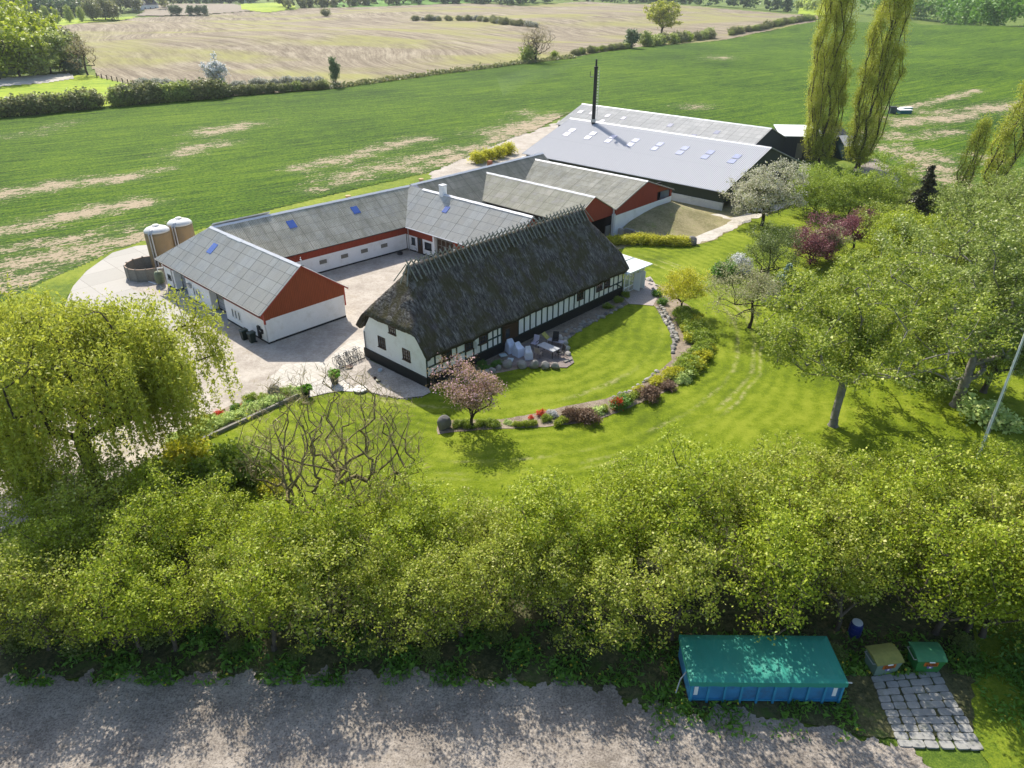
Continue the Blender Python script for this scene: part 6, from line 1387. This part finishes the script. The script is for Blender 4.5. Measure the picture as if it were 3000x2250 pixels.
def cover(label, px, rz, w, d, h, c=(.66, .70, .80)):
    o = thing('covered_chair', label, 'covered furniture', at_z(*px), rz)
    rings = [[(-.5, -.5, 0), (0, -.54, 0.02), (.5, -.5, 0), (.52, 0, .03), (.5, .5, 0), (0, .53, .03), (-.5, .5, 0), (-.52, 0, .02)],
             [(-.46, -.45, .55), (0, -.44, .52), (.46, -.45, .55), (.47, 0, .58), (.44, .48, .6), (0, .5, .6), (-.44, .48, .6), (-.47, 0, .58)],
             [(-.42, -.36, .66), (0, -.36, .60), (.42, -.36, .66), (.40, .05, .74), (.36, .46, .8), (0, .48, .8), (-.36, .46, .8), (-.40, .05, .74)],
             [(-.30, .10, .82), (0, .08, .72), (.30, .10, .82), (.31, .25, 1.0), (.28, .42, .98), (0, .44, .96), (-.28, .42, .98), (-.31, .25, 1.0)],
             [(-.24, .27, 1.0), (0, .25, .96), (.24, .27, 1.0), (.24, .31, 1.02), (.22, .36, 1.0), (0, .37, .98), (-.22, .36, 1.0), (-.24, .31, 1.02)]]
    rg_ = random.Random(int(px[0])); V = [(x*w + rg_.uniform(-.02, .02), y*d + rg_.uniform(-.02, .02), z*h + rg_.uniform(-.02, .02)) for r in rings for x, y, z in r]; F = []
    for j in range(4):
        for i in range(8): F.append((j*8+i, j*8+(i+1) % 8, (j+1)*8+(i+1) % 8, (j+1)*8+i))
    F.append(tuple(32+i for i in range(8)))
    MB().add(V, F).build('cloth_cover', plain('white_blue_cover', c, .8, .08, 3, bump=.03), o); return o
cover('furniture hidden under a white cloth cover, leftmost on the terrace', (1497, 1030), R(30), .85, .8, 1.15); cover('furniture under a bright white cloth cover, second from the left on the terrace', (1520, 1040), R(40), .85, .85, 1.15)
cover('slim chair draped in white striped cloth left of the beige chair', (1548, 1050), R(10), .7, .65, 1.1, (.66, .66, .69))
lg = thing('sun_lounger', 'folding sun lounger with patterned cushion and yellow headrest behind the table', 'sun lounger', at_z(1628, 1008), R(-28))
MB().bb(-.75, .85, -.3, .3, .32, .38).build('cushion', plain('black_white_pattern', (.45, .43, .46), .9, .6, 14), lg)
MB().add([(-.75, -.3, .36), (-.75, .3, .36), (-1.3, .3, .8), (-1.3, -.3, .8), (-.75, -.3, .42), (-.75, .3, .42), (-1.3, .3, .86), (-1.3, -.3, .86)], [(0, 1, 2, 3), (7, 6, 5, 4), (0, 4, 5, 1), (1, 5, 6, 2), (2, 6, 7, 3), (3, 7, 4, 0)]).build('headrest', plain('yellow_stripe', (.42, .38, .1), .8, .3, 8), lg)
for x in (-.7, .75):
    for y in (-.28, .28): MB().tube([(x, y, .32), (x, y, 0)], .015, 5).build('leg', M['ridge'], lg)
for i, (px, lab) in enumerate((((1474, 1042), 'pale cushion lying left of the covered furniture'), ((1495, 1056), 'pale cushion lying in front of the covered furniture'))): o = MB().box((0, 0, .06), (.62, .5, .1)).build('cushion', plain('pale_cushion', (.52, .60, .60), .8)); o.location = at_z(*px); o.rotation_euler = (0, 0, .4+i); tag(o, lab, 'cushion')
tag(MB().bb(-.45, .45, -.12, .12, 0, .12).build('step_block', M['greywood']), 'wooden step at the right end of the terrace', 'step'); bpy.data.objects['step_block'].location = at_z(1664, 1058, .1); bpy.data.objects['step_block'].rotation_euler = (0, 0, R(40))

# things along the front barn
def wheelie(label, px, rz):
    o = thing('wheelie_bin', label, 'wheelie bin', at(*px, 0), rz); g = M['black']
    MB().add([(-.2, -.22, .06), (.2, -.22, .06), (.2, .2, .06), (-.2, .2, .06), (-.28, -.3, .98), (.28, -.3, .98), (.28, .32, 1.0), (-.28, .32, 1.0)], [(3, 2, 1, 0), (4, 5, 6, 7), (0, 1, 5, 4), (1, 2, 6, 5), (2, 3, 7, 6), (3, 0, 4, 7)]).build('body', plain('dark_green_plastic', (.015, .03, .025), .5, .2, 3), o)
    MB().add([(-.3, -.34, 1.0), (.3, -.34, 1.0), (.3, .34, 1.03), (-.3, .34, 1.03), (-.27, -.28, 1.07), (.27, -.28, 1.07), (.27, .3, 1.12), (-.27, .3, 1.12)], [(3, 2, 1, 0), (4, 5, 6, 7), (0, 1, 5, 4), (1, 2, 6, 5), (2, 3, 7, 6), (3, 0, 4, 7)]).build('lid', plain('bin_lid', (.03, .06, .055), .45), o)
    for x in (-.24, .24): w_ = MB().lathe([(.1, -.03), (.1, .03)], 12).build('wheel', M['black'], o); w_.matrix_local = Matrix.Translation((x, .24, .1)) @ Matrix.Rotation(math.pi/2, 4, 'Y')
    MB().tube([(-.22, .36, 1.02), (.22, .36, 1.02)], .02).build('handle', M['black'], o); return o
azA = az2rz(-46.4)
wheelie('wheelie bin by the white barn wall, nearer the garage door', (718, 996), azA + math.pi); wheelie('wheelie bin by the white barn wall, nearer the mailbox corner', (741, 1004), azA + math.pi)
ux, uy = math.cos(azA), math.sin(azA)
def onA(x, y, z): return Vector((-19.28 + ux*x - uy*y, 62.26 + uy*x + ux*y, z))
mbx = thing('mailbox', 'black mailbox cabinet on the barn wall beside its white corner', 'mailbox', onA(1.3, 4.22, .35), azA)
MB().bb(-.2, .2, 0, .18, 0, 1.15).build('cabinet', M['black'], mbx); MB().bb(-.62, -.22, 0, .2, .55, .95).build('box', M['black'], mbx); MB().bb(-.58, -.26, .2, .21, .8, .84).build('slot', M['white'], mbx)
# silos
def silo(label, x, y, h, d):
    o = thing('silo', label, 'silo', (x, y, 0)); r_ = d/2
    MB().lathe([(r_*.96, 0), (r_, .6), (r_, h-.9), (r_*.985, h-.55)], 36).build('tank', M['silo'], o, smooth=True)
    MB().lathe([(r_*1.005, h-.56), (r_*.97, h-.38), (r_*.8, h-.18), (r_*.5, h-.03), (r_*.3, h+.03), (0, h+.05)], 36).build('dome', M['silo_top'], o, smooth=True)
    MB().lathe([(.36, h+.0), (.36, h+.14), (.30, h+.18), (0, h+.19)], 20).build('hatch', M['silo_top'], o)
    MB().tube([(-.3, -r_-.1, 0.2), (-.3, -r_-.1, h-.6), (-.15, -r_+.25, h-.25), (0, -.2, h+.08)], .09, 8).build('filling_pipe', M['steel'], o)
    MB().tube([(0.0, -r_-.13, 0.2), (0.0, -r_-.13, h-.6), (.05, -r_+.3, h-.22), (.1, -.2, h+.05)], .09, 8).build('filling_pipe', M['steel'], o)
    return o
silo('left glass fibre silo with two pipes down its front', -40.2, 79.6, 4.9, 2.75); silo('right glass fibre silo standing half behind the other', -38.75, 82.4, 4.9, 2.75)
# slurry pit ring of timber panels beside the silos
rc = at(441, 806, 0); pf_ = thing('slatted_fence', 'weathered round timber panel fence beside the silos', 'fence', rc)
for k in range(9):
    a0, a1 = R(100 + k*27), R(100 + (k+1)*27); r_ = 2.35
    a, b = Vector((r_*math.cos(a0), r_*math.sin(a0), 0)), Vector((r_*math.cos(a1), r_*math.sin(a1), 0)); m_ = (a+b)/2; d_ = math.atan2(b.y-a.y, b.x-a.x)
    MB().box((m_.x, m_.y, .72), ((b-a).length-.02, .06, 1.4), d_).build('panel', M['greywood'], pf_); MB().box((a.x, a.y, .78), (.14, .14, 1.56), d_).build('post', M['greywood'], pf_)
    MB().beam((a.x, a.y, 1.46), (b.x, b.y, 1.46), .1, .06).build('top_rail', plain('pale_rail', (.42, .30, .22), .8), pf_)
tk = thing('tank', 'olive green upright tank with valves at the corner of the front barn', 'tank', onA(22.0, 4.6, 0)); MB().lathe([(.4, .25), (.48, .35), (.5, 1.2), (.4, 1.5), (.15, 1.6)], 18).build('vessel', plain('olive_paint', (.16, .19, .11), .6, .2, 3), tk, smooth=True)
for a in (0, 2, 4): MB().tube([(.38*math.cos(a), .38*math.sin(a), 0), (.38*math.cos(a), .38*math.sin(a), .4)], .04).build('leg', M['steel'], tk)
MB().tube([(0, 0, 1.6), (0, 0, 1.9), (.5, .1, 1.9), (.6, .1, 2.3)], .06).build('pipe', M['white'], tk)
for i, (x, y, l, a, m_) in enumerate(((23.6, 5.2, 2.4, .2, 'ridge'), (23.2, 4.5, 1.6, .5, 'greywood'), (21.0, 5.0, 1.1, -.2, 'steel'), (24.2, 4.3, 1.4, 1.2, 'greywood'))): o = MB().tube([(-l/2, 0, .08), (l/2, 0, .10)], .07, 8).build('pipe', M[m_]); o.location = onA(x, y, .02*i); o.rotation_euler = (0, 0, azA + a); tag(o, ['white plastic pipe lying by the olive tank', 'short grey pole lying beside the white pipe', 'short steel pipe near the barn corner', 'grey pole lying against the round fence'][i], 'pipe')
tag(MB().lathe([(.3, 0), (.34, .12), (.34, .35), (.26, .36), (.25, .1)], 16, (-13.6, 84.0, 0)).build('tub', M['black'], smooth=True), 'black rubber tub in the inner corner of the courtyard', 'tub')
# flagpole
fp = thing('flagpole', 'tall white flagpole rising from the belt at the right edge', 'flagpole', at(2862, 1345, 0)); MB().lathe([(.10, 0), (.095, 2), (.05, 12.0)], 14).build('pole', M['white'], fp); MB().lathe([(.0, 12.0), (.09, 12.06), (.09, 12.14), (0, 12.2)], 12).build('finial', M['ridge'], fp); MB().tube([(.12, -.1, 1.2), (.08, -.08, 11.9)], .008, 4).build('halyard', M['ridge'], fp)
# beehives on their grass island
hv = flat_sheet('grass_verge', M['far_grass'], [(2575, 330), (2610, 326), (2680, 329), (2715, 335), (2690, 342), (2640, 345), (2590, 338)], .12, .1)
hive_l = ['dark wooden hive box standing left on the grass island', 'low teal hive box with white lid at the front of the grass island', 'teal hive box with white lid at the back of the grass island', 'teal hive box beside the dark one on the grass island']
for i, (px, w_, h_, c) in enumerate((((2612, 334), 1.5, 1.6, (.06, .09, .08)), ((2649, 334), 3.0, .9, (.03, .14, .15)), ((2652, 328), 2.8, 1.0, (.04, .20, .20)), ((2631, 330), 2.0, .9, (.04, .14, .16)))):
    o = thing('beehive', hive_l[i], 'beehive', at(*px, 0), .1*i); MB().bb(-w_/2, w_/2, -.6, .6, .1, h_).build('hive_body', plain('hive_paint', c, .7), o); MB().bb(-w_/2-.1, w_/2+.1, -.7, .7, h_+.003, h_+.15).build('lid', M['white'] if i else M['slatewall'], o); MB().bb(-w_/2+.1, w_/2-.1, -.5, .5, 0, .1).build('stand', M['greywood'], o)
# field fence by the paddock
F0, F1 = at(285, 229), at(393, 252); fe = thing('field_fence', 'short row of dark posts between paddock and ploughed field', 'fence', F0)
for k in range(8):
    p = F0.lerp(F1, k/7) - F0; z = gz(F0.x+p.x, F0.y+p.y) - F0.z; MB().bb(p.x-.12, p.x+.12, p.y-.12, p.y+.12, z-.1, z+1.7).build('post', M['brownwood'], fe)
for h_ in (.8, 1.4):
    MB().tube([(F0.lerp(F1, k/7)-F0) + Vector((0, 0, h_ + gz(*(F0.lerp(F1, k/7))[:2]) - F0.z)) for k in range(8)], .015, 3).build('wire', M['steel'], fe)
# distant houses of the village on the skyline
hs = [((400, 30), 24, 12, 5, 9, 'white', 'slatewall', 20, 'large white hall at the top left beyond the fields'), ((60, 14), 16, 9, 3, 7, 'white', 'slatewall', 70, 'white village house at the top left corner'), ((210, 12), 14, 9, 3, 7, 'greywall', 'rust', 10, 'red roofed village house among the far trees'), ((300, 8), 15, 9, 3, 7, 'white', 'slatewall', 50, 'pale village house left of the white hall'), ((720, 8), 14, 8, 3, 6, 'white', 'rust', 30, 'small farmhouse beyond the far bare field')]
for px, L_, W_, h0, h1, wl_, rf_, az_, lab in hs:
    o = thing('village_house', lab, 'house', at(*px), az2rz(az_))
    MB().bb(0, L_, -W_/2, W_/2, -1, h0).prism([(-W_/2, h0), (W_/2, h0), (0, h1)], .02, L_-.02).build('wall', M[wl_], o)
    for s_ in (-1, 1): sl = (h1-h0)/(W_/2); MB().prism([(0, h1+.05), (s_*(W_/2+.5), h0-sl*.5+.05), (s_*(W_/2+.5), h0-sl*.5+.3), (0, h1+.3)], -.4, L_+.4).build('roof', M[rf_], o)
    for k in range(3): MB().bb(L_*(k+.7)/3.4, L_*(k+.7)/3.4+1.4, -W_/2-.06, -W_/2, 1, 2.3).build('window', M['glass'], o)
# thin smoke drifting off the flue
sm = NT('thin_smoke'); nt = sm.t; nt.nodes.remove(sm.b); pv = nt.nodes.new('ShaderNodeVolumePrincipled'); pv.inputs['Color'].default_value = (.9, .93, 1, 1); pv.inputs['Density'].default_value = .008
nt.links.new(pv.outputs[0], nt.nodes['Material Output'].inputs['Volume'])
s0 = fl.location + Vector((0, 0, 17.5)); pts = [s0 + Vector((-i*1.5, -i*.25, .3+.3*math.sin(i)-i*.38)) for i in range(12)]
o = MB().tube(pts, [.2+.14*i for i in range(12)], 10).build('smoke', sm.m); tag(o, kind='stuff')
# haze over the whole country
hz = NT('air_haze'); nt = hz.t; nt.nodes.remove(hz.b); pv = nt.nodes.new('ShaderNodeVolumePrincipled'); pv.inputs['Color'].default_value = (.86, .93, 1, 1); pv.inputs['Density'].default_value = .00008; pv.inputs['Anisotropy'].default_value = 0.3
nt.links.new(pv.outputs[0], nt.nodes['Material Output'].inputs['Volume'])
o = MB().bb(-6200, 6200, -3200, 9200, -2.5, 48).build('haze', hz.m); tag(o, kind='stuff')
